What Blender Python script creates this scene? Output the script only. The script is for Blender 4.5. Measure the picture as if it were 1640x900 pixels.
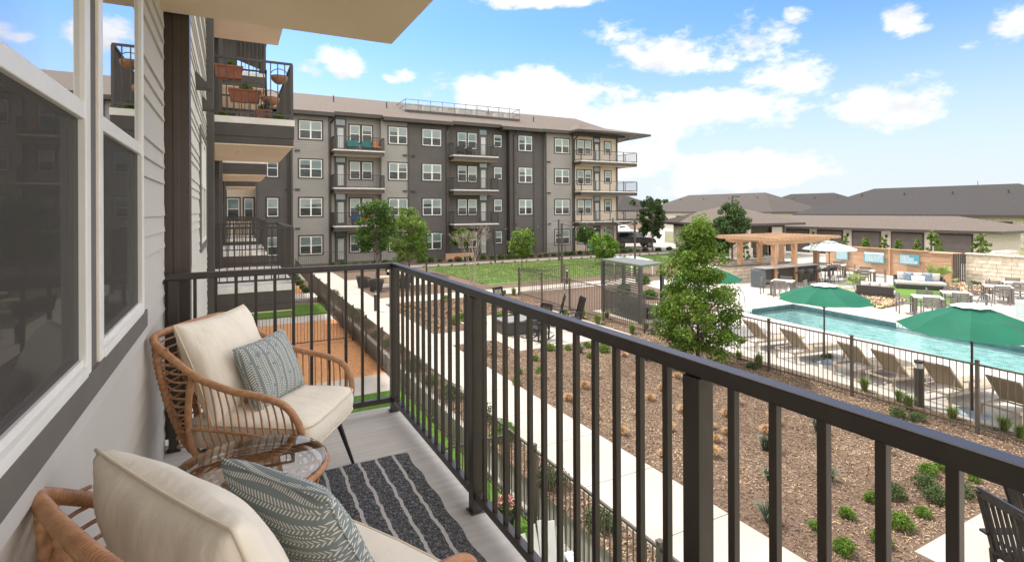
import bpy, math, random
import numpy as np
from math import sin, cos, tan, atan2, radians, pi, sqrt
from mathutils import Vector, Matrix

scene = bpy.context.scene
for o in list(bpy.data.objects):
    bpy.data.objects.remove(o)
COL = scene.collection
rng = random.Random(7)

# ------------------------------------------------------------------ camera
FPX, CXP, HYP = 850.0, 820.0, 337.0          # photo 1640x900
YAW, ROLL, CZ = radians(27.8), radians(0.24), 4.69
fw = np.array([sin(YAW), cos(YAW), 0.0])
_r0 = np.array([cos(YAW), -sin(YAW), 0.0]); _u0 = np.array([0, 0, 1.0])
rt = cos(ROLL) * _r0 - sin(ROLL) * _u0
up = cos(ROLL) * _u0 + sin(ROLL) * _r0
CAMP = np.array([0, 0, CZ])
cam = bpy.data.cameras.new('camera')
camo = bpy.data.objects.new('camera', cam); COL.objects.link(camo)
m = Matrix(((rt[0], up[0], -fw[0], 0), (rt[1], up[1], -fw[1], 0), (rt[2], up[2], -fw[2], CZ), (0, 0, 0, 1)))
camo.matrix_world = m
cam.sensor_width = 36.0
cam.lens = FPX / 1640 * 36
cam.shift_y = -(450 - HYP) / 1640
cam.clip_start = 0.02; cam.clip_end = 5000
scene.camera = camo

def ray(px, py): return fw + rt * (px - CXP) / FPX - up * (py - HYP) / FPX
def at_z(px, py, z):
    d = ray(px, py); return CAMP + d * ((z - CZ) / d[2])
def at_x(px, py, x):
    d = ray(px, py); return CAMP + d * (x / d[0])
def at_y(px, py, y):
    d = ray(px, py); return CAMP + d * (y / d[1])

# ------------------------------------------------------------------ light
SUN_EL, SUN_AZ = radians(58), radians(-24)    # azimuth from +Y towards +X
scene.render.engine = 'CYCLES'
scene.view_settings.view_transform = 'Standard'
scene.view_settings.look = 'None'
scene.view_settings.gamma = 1
scene.view_settings.exposure = 1.13
scene.cycles.max_bounces = 8
scene.cycles.transparent_max_bounces = 12
sun = bpy.data.lights.new('sun', 'SUN'); sun.energy = 2.7; sun.angle = radians(1.6); sun.color = (1, .93, .83)
suno = bpy.data.objects.new('sun', sun); COL.objects.link(suno)
sd = Vector((sin(SUN_AZ) * cos(SUN_EL), cos(SUN_AZ) * cos(SUN_EL), sin(SUN_EL)))
suno.rotation_euler = sd.to_track_quat('Z', 'Y').to_euler()
suno.location = (0, 0, 60)

world = bpy.data.worlds.new('World'); scene.world = world; world.use_nodes = True
def build_world():
    nt = world.node_tree; N = nt.nodes; L = nt.links
    for n in list(N): N.remove(n)
    out = N.new('ShaderNodeOutputWorld'); bg = N.new('ShaderNodeBackground'); bg.inputs[1].default_value = 0.145
    sky = N.new('ShaderNodeTexSky'); sky.sky_type = 'NISHITA'; sky.sun_disc = False
    sky.sun_elevation = SUN_EL; sky.sun_rotation = SUN_AZ; sky.air_density = 1.0; sky.dust_density = 0.6; sky.ozone_density = 2.0
    L.new(bg.outputs[0], out.inputs[0])
    tc = N.new('ShaderNodeTexCoord')
    def math(op, a, b=None, clamp=False):
        n = N.new('ShaderNodeMath'); n.operation = op; n.use_clamp = clamp
        for i, v in enumerate((a, b)):
            if v is None: continue
            if isinstance(v, (int, float)): n.inputs[i].default_value = v
            else: L.new(v, n.inputs[i])
        return n.outputs[0]
    sep = N.new('ShaderNodeSeparateXYZ'); L.new(tc.outputs['Generated'], sep.inputs[0])
    az = math('ARCTAN2', sep.outputs[0], sep.outputs[1])
    el = math('ARCSINE', sep.outputs[2])
    mp = N.new('ShaderNodeMapping'); mp.inputs['Scale'].default_value = (1, 1, 1.9)
    L.new(tc.outputs['Generated'], mp.inputs[0])
    n1 = N.new('ShaderNodeTexNoise'); n1.inputs['Scale'].default_value = 7.5; n1.inputs['Detail'].default_value = 9; n1.inputs['Roughness'].default_value = .62
    L.new(mp.outputs[0], n1.inputs[0])
    nz = math('SUBTRACT', n1.outputs[0], .5)
    total = None
    ells = [(900, 180, 190, 62, 1.05), (1100, 185, 170, 48, .9), (780, 150, 110, 40, .8), (1130, 75, 170, 48, .8), (1260, 115, 90, 40, .62), (1010, 62, 70, 40, .7),
            (1150, 272, 210, 36, .95), (1000, 260, 140, 40, .8), (1430, 165, 105, 42, 1.05), (1480, 145, 80, 34, .95),
            (1450, 38, 56, 38, 1.1), (1622, 36, 56, 44, 1.1), (1283, 22, 36, 20, 1.0), (545, 98, 42, 30, .95), (500, 110, 50, 18, .55),
            (870, 3, 120, 14, .85), (400, -100, 300, 95, 1.2), (1000, -130, 420, 75, 1.0), (1553, 72, 26, 13, .45), (640, 122, 26, 14, .35), (1010, 120, 60, 40, .45)]
    for (cx, cy, rx, ry, s) in ells:
        d = ray(cx, cy); d = d / np.linalg.norm(d); a0 = atan2(d[0], d[1]); e0 = math_asin(d[2])
        d2 = ray(cx + rx, cy); d2 /= np.linalg.norm(d2); ra = abs(atan2(d2[0], d2[1]) - a0)
        d3 = ray(cx, cy - ry); d3 /= np.linalg.norm(d3); re = abs(math_asin(d3[2]) - e0)
        qa = math('POWER', math('MULTIPLY', math('SUBTRACT', az, a0), 1 / ra), 2)
        dl = math('MULTIPLY', math('SUBTRACT', el, e0), 1 / re)
        qe = math('POWER', dl, 2)
        f = math('MULTIPLY', math('SUBTRACT', 1.25, math('ADD', qa, qe), clamp=False), s)
        f = math('MAXIMUM', f, -1.0)
        total = f if total is None else math('MAXIMUM', total, f)
    # bright overcast added out of view (behind, overhead) to lift the shade and whiten reflections
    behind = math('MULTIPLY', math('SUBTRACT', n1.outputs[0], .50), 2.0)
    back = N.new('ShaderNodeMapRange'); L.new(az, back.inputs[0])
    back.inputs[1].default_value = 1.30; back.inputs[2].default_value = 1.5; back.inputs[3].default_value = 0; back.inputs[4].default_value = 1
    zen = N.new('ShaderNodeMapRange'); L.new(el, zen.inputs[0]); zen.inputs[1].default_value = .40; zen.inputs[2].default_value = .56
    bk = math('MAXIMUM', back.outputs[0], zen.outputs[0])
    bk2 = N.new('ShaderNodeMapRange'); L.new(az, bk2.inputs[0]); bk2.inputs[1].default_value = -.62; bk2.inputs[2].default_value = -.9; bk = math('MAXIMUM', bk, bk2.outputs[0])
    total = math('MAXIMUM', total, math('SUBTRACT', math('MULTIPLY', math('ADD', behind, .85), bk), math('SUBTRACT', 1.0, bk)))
    dens = math('ADD', math('MULTIPLY', nz, 5.0), math('SUBTRACT', total, .22))
    mr = N.new('ShaderNodeMapRange'); mr.interpolation_type = 'SMOOTHSTEP'; L.new(dens, mr.inputs[0])
    mr.inputs[1].default_value = 0.0; mr.inputs[2].default_value = 0.75
    # cloud colour: slight grey modelling
    n2 = N.new('ShaderNodeTexNoise'); n2.inputs['Scale'].default_value = 13; n2.inputs['Detail'].default_value = 6
    L.new(mp.outputs[0], n2.inputs[0])
    cr = N.new('ShaderNodeValToRGB'); L.new(n2.outputs[0], cr.inputs[0])
    cr.color_ramp.elements[0].position = .26; cr.color_ramp.elements[0].color = (2.75, 2.8, 2.88, 1)
    cr.color_ramp.elements[1].position = .50; cr.color_ramp.elements[1].color = (3.7, 3.7, 3.72, 1)
    # sky tint: bluer overhead, whiter at the horizon
    hz = N.new('ShaderNodeMapRange'); L.new(el, hz.inputs[0]); hz.interpolation_type = 'SMOOTHSTEP'
    hz.inputs[1].default_value = -.02; hz.inputs[2].default_value = .35; hz.inputs[3].default_value = .97; hz.inputs[4].default_value = .0
    mx0 = N.new('ShaderNodeMixRGB'); L.new(hz.outputs[0], mx0.inputs[0])
    skm = N.new('ShaderNodeMixRGB'); skm.blend_type = 'MULTIPLY'; skm.inputs[0].default_value = 1; L.new(sky.outputs[0], skm.inputs[1]); skm.inputs[2].default_value = (.44, .60, .90, 1)
    L.new(skm.outputs[0], mx0.inputs[1]); mx0.inputs[2].default_value = (2.75, 2.95, 3.15, 1)
    mx = N.new('ShaderNodeMixRGB'); L.new(math('MULTIPLY', mr.outputs[0], .96), mx.inputs[0]); L.new(mx0.outputs[0], mx.inputs[1]); bm = N.new('ShaderNodeMixRGB'); L.new(bk, bm.inputs[0]); L.new(cr.outputs[0], bm.inputs[1]); bm.inputs[2].default_value = (10.0, 9.3, 8.3, 1); L.new(bm.outputs[0], mx.inputs[2])  # unseen clouds get an added overbright warm white that fills the shade
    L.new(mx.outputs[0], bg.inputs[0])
def math_asin(v): return math.asin(max(-1, min(1, v)))
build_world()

# ------------------------------------------------------------------ materials
MAT = {}
def M(name, c1, c2=None, scale=6.0, rough=.7, bump=0.0, bscale=None, metal=0.0, stretch=(1, 1, 1), spec=.5, detail=5, lo=.35, hi=.65, island=None, trans=0.0, alpha=None, coat=0.0, bdist=.01):
    if name in MAT: return MAT[name]
    mt = bpy.data.materials.new(name); mt.use_nodes = True; MAT[name] = mt
    nt = mt.node_tree; N = nt.nodes; L = nt.links; bs = N['Principled BSDF']
    bs.inputs['Roughness'].default_value = rough; bs.inputs['Metallic'].default_value = metal
    bs.inputs['Specular IOR Level'].default_value = spec
    if coat: bs.inputs['Coat Weight'].default_value = coat
    c1 = tuple(c1) + (1,)
    bs.inputs['Base Color'].default_value = c1
    tc = N.new('ShaderNodeTexCoord'); mp = N.new('ShaderNodeMapping'); mp.inputs['Scale'].default_value = stretch
    L.new(tc.outputs['Object'], mp.inputs[0])
    if c2 is not None:
        c2 = tuple(c2) + (1,)
        ns = N.new('ShaderNodeTexNoise'); ns.inputs['Scale'].default_value = scale; ns.inputs['Detail'].default_value = detail; ns.inputs['Roughness'].default_value = .6
        L.new(mp.outputs[0], ns.inputs[0])
        cr = N.new('ShaderNodeValToRGB'); cr.color_ramp.elements[0].position = lo; cr.color_ramp.elements[1].position = hi
        cr.color_ramp.elements[0].color = c1; cr.color_ramp.elements[1].color = c2
        L.new(ns.outputs[0], cr.inputs[0])
        col = cr.outputs[0]
        if island:
            g = N.new('ShaderNodeNewGeometry'); hsv = N.new('ShaderNodeHueSaturation')
            a = N.new('ShaderNodeMapRange'); L.new(g.outputs['Random Per Island'], a.inputs[0]); a.inputs[3].default_value = 1 - island; a.inputs[4].default_value = 1 + island
            L.new(a.outputs[0], hsv.inputs['Value']); L.new(col, hsv.inputs['Color'])
            b = N.new('ShaderNodeMapRange'); L.new(g.outputs['Random Per Island'], b.inputs[0]); b.inputs[3].default_value = .48; b.inputs[4].default_value = .515
            L.new(b.outputs[0], hsv.inputs['Hue']); col = hsv.outputs[0]
        L.new(col, bs.inputs['Base Color'])
    if bump:
        nb = N.new('ShaderNodeTexNoise'); nb.inputs['Scale'].default_value = bscale or scale * 4; nb.inputs['Detail'].default_value = 4
        L.new(mp.outputs[0], nb.inputs[0])
        bp = N.new('ShaderNodeBump'); bp.inputs['Strength'].default_value = bump; bp.inputs['Distance'].default_value = bdist
        L.new(nb.outputs[0], bp.inputs['Height']); L.new(bp.outputs[0], bs.inputs['Normal'])
    if trans:
        out = N['Material Output']; tr = N.new('ShaderNodeBsdfTranslucent'); ms = N.new('ShaderNodeMixShader'); ms.inputs[0].default_value = trans
        if c2 is not None: L.new(col, tr.inputs[0])
        else: tr.inputs[0].default_value = c1
        L.new(bs.outputs[0], ms.inputs[1]); L.new(tr.outputs[0], ms.inputs[2]); L.new(ms.outputs[0], out.inputs[0])
    return mt

def glass_mat(name, tint=(.8, .85, .85), gloss=1.0, rough=.01, ior=1.5, bump=0, bscale=3, tr_alpha=1.0):
    if name in MAT: return MAT[name]
    mt = bpy.data.materials.new(name); mt.use_nodes = True; MAT[name] = mt
    nt = mt.node_tree; N = nt.nodes; L = nt.links
    for n in list(N):
        if n.type != 'OUTPUT_MATERIAL': N.remove(n)
    out = [n for n in N if n.type == 'OUTPUT_MATERIAL'][0]
    tr = N.new('ShaderNodeBsdfTransparent'); tr.inputs[0].default_value = tuple(tint) + (1,)
    gl = N.new('ShaderNodeBsdfGlossy'); gl.inputs['Roughness'].default_value = rough
    fr = N.new('ShaderNodeFresnel'); fr.inputs[0].default_value = ior
    mu = N.new('ShaderNodeMath'); mu.operation = 'MULTIPLY'; mu.use_clamp = True; L.new(fr.outputs[0], mu.inputs[0]); mu.inputs[1].default_value = gloss
    ms = N.new('ShaderNodeMixShader'); L.new(mu.outputs[0], ms.inputs[0]); L.new(tr.outputs[0], ms.inputs[1]); L.new(gl.outputs[0], ms.inputs[2])
    if bump:
        tc = N.new('ShaderNodeTexCoord'); nb = N.new('ShaderNodeTexNoise'); nb.inputs['Scale'].default_value = bscale; nb.inputs['Detail'].default_value = 3
        L.new(tc.outputs['Object'], nb.inputs[0])
        bp = N.new('ShaderNodeBump'); bp.inputs['Strength'].default_value = bump; bp.inputs['Distance'].default_value = .05
        L.new(nb.outputs[0], bp.inputs['Height']); L.new(bp.outputs[0], gl.inputs['Normal']); L.new(bp.outputs[0], fr.inputs['Normal'])
    L.new(ms.outputs[0], out.inputs[0])
    return mt

def screen_mat(name, col, a):
    if name in MAT: return MAT[name]
    mt = bpy.data.materials.new(name); mt.use_nodes = True; MAT[name] = mt
    nt = mt.node_tree; N = nt.nodes; L = nt.links; bs = N['Principled BSDF']
    bs.inputs['Base Color'].default_value = tuple(col) + (1,); bs.inputs['Roughness'].default_value = .9; bs.inputs['Alpha'].default_value = a
    return mt

def blocks_mat(name, cA, cB, mortar, bw, bh, msize=.012, axes='XZ', bump=.4, noise=.25):
    """stone blocks / bricks / tiles laid on a wall in object space; axes picks the wall plane"""
    if name in MAT: return MAT[name]
    mt = bpy.data.materials.new(name); mt.use_nodes = True; MAT[name] = mt
    nt = mt.node_tree; N = nt.nodes; L = nt.links; bs = N['Principled BSDF']; bs.inputs['Roughness'].default_value = .9
    tc = N.new('ShaderNodeTexCoord'); sp = N.new('ShaderNodeSeparateXYZ'); cb = N.new('ShaderNodeCombineXYZ')
    L.new(tc.outputs['Object'], sp.inputs[0])
    idx = {'X': 0, 'Y': 1, 'Z': 2}
    if axes[0] == '+':
        ad = N.new('ShaderNodeMath'); L.new(sp.outputs[0], ad.inputs[0]); L.new(sp.outputs[1], ad.inputs[1]); L.new(ad.outputs[0], cb.inputs[0]); L.new(sp.outputs[2], cb.inputs[1])
    else:
        L.new(sp.outputs[idx[axes[0]]], cb.inputs[0]); L.new(sp.outputs[idx[axes[1]]], cb.inputs[1])
    br = N.new('ShaderNodeTexBrick'); L.new(cb.outputs[0], br.inputs[0]); br.inputs['Scale'].default_value = 1
    br.inputs['Brick Width'].default_value = bw; br.inputs['Row Height'].default_value = bh; br.inputs['Mortar Size'].default_value = msize
    br.inputs['Color1'].default_value = tuple(cA) + (1,); br.inputs['Color2'].default_value = tuple(cB) + (1,); br.inputs['Mortar'].default_value = tuple(mortar) + (1,)
    br.inputs['Bias'].default_value = 0; br.squash = 1.5 if bw > .3 and bw < 5 else 1; br.squash_frequency = 3; br.offset = .37 if bw < 5 else .5
    ns = N.new('ShaderNodeTexNoise'); ns.inputs['Scale'].default_value = 4; ns.inputs['Detail'].default_value = 6; L.new(tc.outputs['Object'], ns.inputs[0])
    mr = N.new('ShaderNodeMapRange'); L.new(ns.outputs[0], mr.inputs[0]); mr.inputs[1].default_value = .3; mr.inputs[2].default_value = .7; mr.inputs[3].default_value = 1 - noise; mr.inputs[4].default_value = 1 + noise
    hsv = N.new('ShaderNodeHueSaturation'); L.new(mr.outputs[0], hsv.inputs['Value']); L.new(br.outputs[0], hsv.inputs['Color']); L.new(hsv.outputs[0], bs.inputs['Base Color'])
    bp = N.new('ShaderNodeBump'); bp.inputs['Strength'].default_value = bump; bp.inputs['Distance'].default_value = .02; bp.invert = True
    L.new(br.outputs['Fac'], bp.inputs['Height']); L.new(bp.outputs[0], bs.inputs['Normal'])
    return mt

# real-world base colours
m_side_l = M('siding_warm_grey', (.50, .47, .42), (.54, .51, .46), 1.2, .75)
m_side_g = M('siding_grey', (.285, .272, .25), (.32, .305, .28), .6, .8)
m_side_d = M('siding_dark', (.096, .088, .083), (.115, .106, .10), .6, .8)
m_side_c = M('siding_cream', (.62, .53, .42), (.68, .59, .48), .6, .8)
m_trim_d = M('dark_brown_paint', (.050, .042, .036), (.062, .053, .046), 3, .55)
m_rail = M('bronze_powder_coat', (.036, .029, .024), (.046, .038, .031), 14, .36, spec=.5)
m_trim_g = M('taupe_trim', (.13, .118, .10), (.155, .14, .12), 4, .7)
m_white = M('white_vinyl', (.78, .77, .73), (.84, .83, .79), 5, .4)
m_tan = M('tan_soffit', (.74, .565, .415), (.80, .62, .465), 1.0, .8)
m_slab = M('concrete_slab', (.50, .475, .44), (.60, .575, .54), 5, .85, bump=.12, bscale=90)
m_slabedge = M('painted_slab_edge', (.62, .60, .56), (.74, .72, .68), 5, .8)
m_conc = M('concrete_walk', (.36, .33, .29), (.43, .395, .35), 1.1, .9, bump=.1, bscale=60)
m_deck = M('pool_deck_concrete', (.385, .36, .325), (.46, .435, .40), .9, .9, bump=.08, bscale=40)
m_orange = M('foam_strip', (.55, .33, .17), None, rough=.9)
m_glass = glass_mat('window_glass', (.72, .78, .76), 1.35)
m_glass_far = glass_mat('far_glass', (.8, .86, .86), 1.6)
m_blind = M('window_blind', (.42, .50, .48), (.52, .60, .57), 1.3, .8, stretch=(1, 1, 30))
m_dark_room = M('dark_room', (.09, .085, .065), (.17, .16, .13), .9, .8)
m_black = M('black_metal', (.012, .012, .012), None, rough=.4)
m_screen = screen_mat('insect_screen', (.055, .050, .040), .74)
m_roof = M('brown_shingles', (.080, .064, .053), (.135, .108, .090), 9, .95, bump=.5, bscale=30, stretch=(1, 1, 2.5))
m_roof_g = M('grey_shingles', (.024, .022, .022), (.040, .037, .036), 7, .95, bump=.5, bscale=24, stretch=(1, 1, 2.5))

# ------------------------------------------------------------------ mesh builder
class MB:
    def __init__(s): s.v = []; s.f = []; s.mi = []; s.sm = []; s.k = 0
    def add(s, vs, fs, smooth=False):
        b = len(s.v); s.v.extend(vs)
        for f in fs:
            s.f.append([b + i for i in f]); s.mi.append(s.k); s.sm.append(smooth)
    def box(s, x0, y0, z0, x1, y1, z1):
        if x0 > x1: x0, x1 = x1, x0
        if y0 > y1: y0, y1 = y1, y0
        if z0 > z1: z0, z1 = z1, z0
        s.add([(x0, y0, z0), (x1, y0, z0), (x1, y1, z0), (x0, y1, z0), (x0, y0, z1), (x1, y0, z1), (x1, y1, z1), (x0, y1, z1)],
              [(0, 3, 2, 1), (4, 5, 6, 7), (0, 1, 5, 4), (1, 2, 6, 5), (2, 3, 7, 6), (3, 0, 4, 7)])
    def cbox(s, cx, cy, cz, sx, sy, sz): s.box(cx - sx / 2, cy - sy / 2, cz - sz / 2, cx + sx / 2, cy + sy / 2, cz + sz / 2)
    def obox(s, c, sx, sy, sz, R):
        vs = []
        for dz in (-1, 1):
            for dx, dy in ((-1, -1), (1, -1), (1, 1), (-1, 1)):
                p = R @ Vector((dx * sx / 2, dy * sy / 2, dz * sz / 2)); vs.append((c[0] + p.x, c[1] + p.y, c[2] + p.z))
        s.add(vs, [(0, 3, 2, 1), (4, 5, 6, 7), (0, 1, 5, 4), (1, 2, 6, 5), (2, 3, 7, 6), (3, 0, 4, 7)])
    def bar(s, p, q, w, h=None, upv=(0, 0, 1)):
        h = h or w; p = Vector(p); q = Vector(q); d = q - p; ln = d.length
        if ln < 1e-6: return
        d.normalize(); u = Vector(upv)
        if abs(d.dot(u)) > .99: u = Vector((1, 0, 0))
        x = d.cross(u).normalized(); z = x.cross(d).normalized()
        vs = []
        for c in (p, q):
            for a, b in ((-1, -1), (1, -1), (1, 1), (-1, 1)):
                r = c + x * (a * w / 2) + z * (b * h / 2); vs.append(tuple(r))
        s.add(vs, [(0, 1, 2, 3), (7, 6, 5, 4), (0, 4, 5, 1), (1, 5, 6, 2), (2, 6, 7, 3), (3, 7, 4, 0)])
    def tube(s, pts, r, n=8, closed=False, caps=True):
        P = [Vector(p) for p in pts]; m_ = len(P)
        rr = r if isinstance(r, (list, tuple, np.ndarray)) else [r] * m_
        vs = []; prev = None
        for i in range(m_):
            if closed: t = P[(i + 1) % m_] - P[i - 1]
            else: t = P[min(i + 1, m_ - 1)] - P[max(i - 1, 0)]
            if t.length < 1e-9: t = Vector((0, 0, 1))
            t.normalize()
            if prev is None:
                a = Vector((0, 0, 1)) if abs(t.z) < .9 else Vector((1, 0, 0))
                x = t.cross(a).normalized()
            else:
                x = (prev - t * prev.dot(t))
                x = x.normalized() if x.length > 1e-6 else t.cross(Vector((0, 0, 1))).normalized()
            prev = x; y = t.cross(x)
            for k in range(n):
                a = 2 * pi * k / n; q = P[i] + (x * cos(a) + y * sin(a)) * rr[i]; vs.append(tuple(q))
        fs = []
        for i in range(m_ if closed else m_ - 1):
            j = (i + 1) % m_
            for k in range(n):
                l = (k + 1) % n; fs.append((i * n + k, i * n + l, j * n + l, j * n + k))
        s.add(vs, fs, True)
        if caps and not closed:
            s.add([vs[k] for k in range(n)], [tuple(range(n))[::-1]]); s.add([vs[(m_ - 1) * n + k] for k in range(n)], [tuple(range(n))])
    def cyl(s, x, y, z0, z1, r, n=12, r2=None): s.tube([(x, y, z0), (x, y, z1)], [r, r if r2 is None else r2], n)
    def lathe(s, prof, c=(0, 0, 0), n=24, smooth=True):
        vs = []
        for (r, z) in prof:
            for k in range(n):
                a = 2 * pi * k / n; vs.append((c[0] + r * cos(a), c[1] + r * sin(a), c[2] + z))
        fs = []
        for i in range(len(prof) - 1):
            for k in range(n):
                l = (k + 1) % n; fs.append((i * n + k, i * n + l, (i + 1) * n + l, (i + 1) * n + k))
        s.add(vs, fs, smooth)
    def poly(s, pts, z0, z1=None):
        n = len(pts)
        ar = sum(pts[i][0] * pts[(i + 1) % n][1] - pts[(i + 1) % n][0] * pts[i][1] for i in range(n))
        if ar < 0: pts = pts[::-1]
        if z1 is None:
            s.add([(p[0], p[1], z0) for p in pts], [tuple(range(n))]); return
        vs = [(p[0], p[1], z0) for p in pts] + [(p[0], p[1], z1) for p in pts]
        s.add(vs, [tuple(range(n))[::-1], tuple(range(n, 2 * n))] + [(i, (i + 1) % n, n + (i + 1) % n, n + i) for i in range(n)])
    def quad(s, a, b, c, d, smooth=False): s.add([tuple(a), tuple(b), tuple(c), tuple(d)], [(0, 1, 2, 3)], smooth)
    def tri(s, a, b, c): s.add([tuple(a), tuple(b), tuple(c)], [(0, 1, 2)])
    def ball(s, c, r, n=10, sz=1.0):
        prof = [(max(1e-4, r * sin(pi * i / (n - 1))), -r * sz * cos(pi * i / (n - 1))) for i in range(n)]
        s.lathe(prof, c, n * 2 - 4)
    def build(s, name, mats, parent=None, bevel=0, loc=None, rz=None, seg=2):
        me = bpy.data.meshes.new(name); me.from_pydata(s.v, [], s.f); 
        if not isinstance(mats, (list, tuple)): mats = [mats]
        for m_ in mats: me.materials.append(m_)
        me.polygons.foreach_set('material_index', s.mi); me.polygons.foreach_set('use_smooth', s.sm); me.update()
        o = bpy.data.objects.new(name, me); COL.objects.link(o)
        if parent: o.parent = parent
        if loc is not None: o.location = loc
        if rz is not None: o.rotation_euler = (0, 0, rz)
        if bevel:
            b = o.modifiers.new('bevel', 'BEVEL'); b.width = bevel; b.segments = seg; b.limit_method = 'ANGLE'; b.angle_limit = radians(40); b.harden_normals = False
        return o

def spline(pts, step=.01, closed=False):
    P = [Vector(p) for p in pts]; out = []; n = len(P)
    for i in range(n if closed else n - 1):
        if closed: p0, p1, p2, p3 = P[i - 1], P[i], P[(i + 1) % n], P[(i + 2) % n]
        else: p0, p1, p2, p3 = P[max(i - 1, 0)], P[i], P[i + 1], P[min(i + 2, n - 1)]
        k = max(1, int(round((p2 - p1).length / step)))
        for j in range(k):
            t = j / k
            out.append(.5 * ((2 * p1) + (p2 - p0) * t + (2 * p0 - 5 * p1 + 4 * p2 - p3) * t * t + (3 * p1 - p0 - 3 * p2 + p3) * t ** 3))
    if not closed: out.append(P[-1])
    return out

def tag(o, label=None, cat=None, group=None, kind=None):
    if label: o['label'] = label
    if cat: o['category'] = cat
    if group: o['group'] = group
    if kind: o['kind'] = kind
    return o
def thing(name, label, cat, loc=(0, 0, 0), rz=0, group=None):
    o = bpy.data.objects.new(name, None); COL.objects.link(o); o.empty_display_size = .2
    o.location = loc; o.rotation_euler = (0, 0, rz)
    return tag(o, label, cat, group)
def copy_tree(o, parent=None):
    c = o.copy(); COL.objects.link(c)
    if parent is not None: c.parent = parent
    for ch in list(o.children): copy_tree(ch, c)
    return c
def dup(o, loc, rz, label=None, group=None, scale=None):
    c = copy_tree(o); c.location = loc; c.rotation_euler = (0, 0, rz)
    if label: c['label'] = label
    if group: c['group'] = group
    if scale: c.scale = scale
    return c

class Frame:
    """wall-local frame: u along wall, z up, d outwards"""
    def __init__(s, O, U, Nn): s.O = Vector(O); s.U = Vector(U); s.N = Vector(Nn)
    def p(s, u, z, d): return tuple(s.O + s.U * u + s.N * d + Vector((0, 0, z)))
    def box(s, mb, u0, u1, z0, z1, d0, d1):
        vs = [s.p(u, z, d) for z in (z0, z1) for (u, d) in ((u0, d0), (u1, d0), (u1, d1), (u0, d1))]
        f = [(0, 3, 2, 1), (4, 5, 6, 7), (0, 1, 5, 4), (1, 2, 6, 5), (2, 3, 7, 6), (3, 0, 4, 7)]
        if s.U.cross(s.N).z < 0: f = [t[::-1] for t in f]
        mb.add(vs, f)
    def quad(s, mb, u0, u1, z0, z1, d):
        vs = [s.p(u0, z0, d), s.p(u1, z0, d), s.p(u1, z1, d), s.p(u0, z1, d)]
        mb.add(vs, [(0, 1, 2, 3)] if s.U.cross(Vector((0, 0, 1))).dot(s.N) > 0 else [(3, 2, 1, 0)])

def siding(mb, F, u0, u1, z0, z1, courses, holes=(), t=.012, thick=.12):
    """lap siding with tapered boards, cut around window holes (u0,u1,z0,z1)"""
    z = z0; i = 0
    flip = F.U.cross(Vector((0, 0, 1))).dot(F.N) < 0
    while z < z1 - 1e-4:
        zt = min(z + courses[i % len(courses)], z1); i += 1
        cuts = [z, zt]
        for h in holes:
            for e in (h[2], h[3]):
                if z < e < zt: cuts.append(e)
        cuts.sort()
        for a, b in zip(cuts, cuts[1:]):
            zm = (a + b) / 2
            iv = [(u0, u1)]
            for h in holes:
                if h[2] < zm < h[3]:
                    nv = []
                    for (p, q) in iv:
                        if h[1] <= p or h[0] >= q: nv.append((p, q)); continue
                        if h[0] > p: nv.append((p, h[0]))
                        if h[1] < q: nv.append((h[1], q))
                    iv = nv
            da = t * (1 - (a - z) / (zt - z)); db = t * (1 - (b - z) / (zt - z))
            for (p, q) in iv:
                vs = [F.p(p, a, da), F.p(q, a, da), F.p(q, b, db), F.p(p, b, db), F.p(p, a, -thick), F.p(q, a, -thick), F.p(q, b, -thick), F.p(p, b, -thick)]
                fs = [(0, 1, 2, 3), (0, 4, 5, 1), (0, 3, 7, 4), (1, 5, 6, 2)]
                mb.add(vs, [f[::-1] for f in fs] if flip else fs)
        z = zt

def leaf_mesh(name, P, Nn, size, mat, aspect=.55, seed=0, jit=.35):
    """P (n,3) leaf centres; Nn (n,3) rough normals; rhomb leaves"""
    r = np.random.RandomState(seed); n = len(P)
    nv = Nn + r.normal(0, 1, (n, 3)) * .9; nv /= np.linalg.norm(nv, axis=1)[:, None] + 1e-9
    a = r.normal(0, 1, (n, 3)); a -= nv * (a * nv).sum(1)[:, None]; a /= np.linalg.norm(a, axis=1)[:, None] + 1e-9
    b = np.cross(nv, a); s = size * (1 + r.uniform(-jit, jit, n))[:, None]
    V = np.stack([P - a * s, P - b * s * aspect + nv * s * .12, P + a * s, P + b * s * aspect + nv * s * .12], 1).reshape(-1, 3)
    me = bpy.data.meshes.new(name); me.vertices.add(4 * n); me.vertices.foreach_set('co', V.astype(np.float32).ravel())
    me.loops.add(4 * n); me.loops.foreach_set('vertex_index', np.arange(4 * n, dtype=np.int32))
    me.polygons.add(n); me.polygons.foreach_set('loop_start', np.arange(n, dtype=np.int32) * 4)
    try: me.polygons.foreach_set('loop_total', np.full(n, 4, dtype=np.int32))
    except Exception: pass
    me.materials.append(mat); me.update(calc_edges=True); me.validate()
    return me
def link_mesh(name, me, parent=None, loc=(0, 0, 0), rz=0):
    o = bpy.data.objects.new(name, me); COL.objects.link(o); o.location = loc; o.rotation_euler = (0, 0, rz)
    if parent: o.parent = parent
    return o
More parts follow.
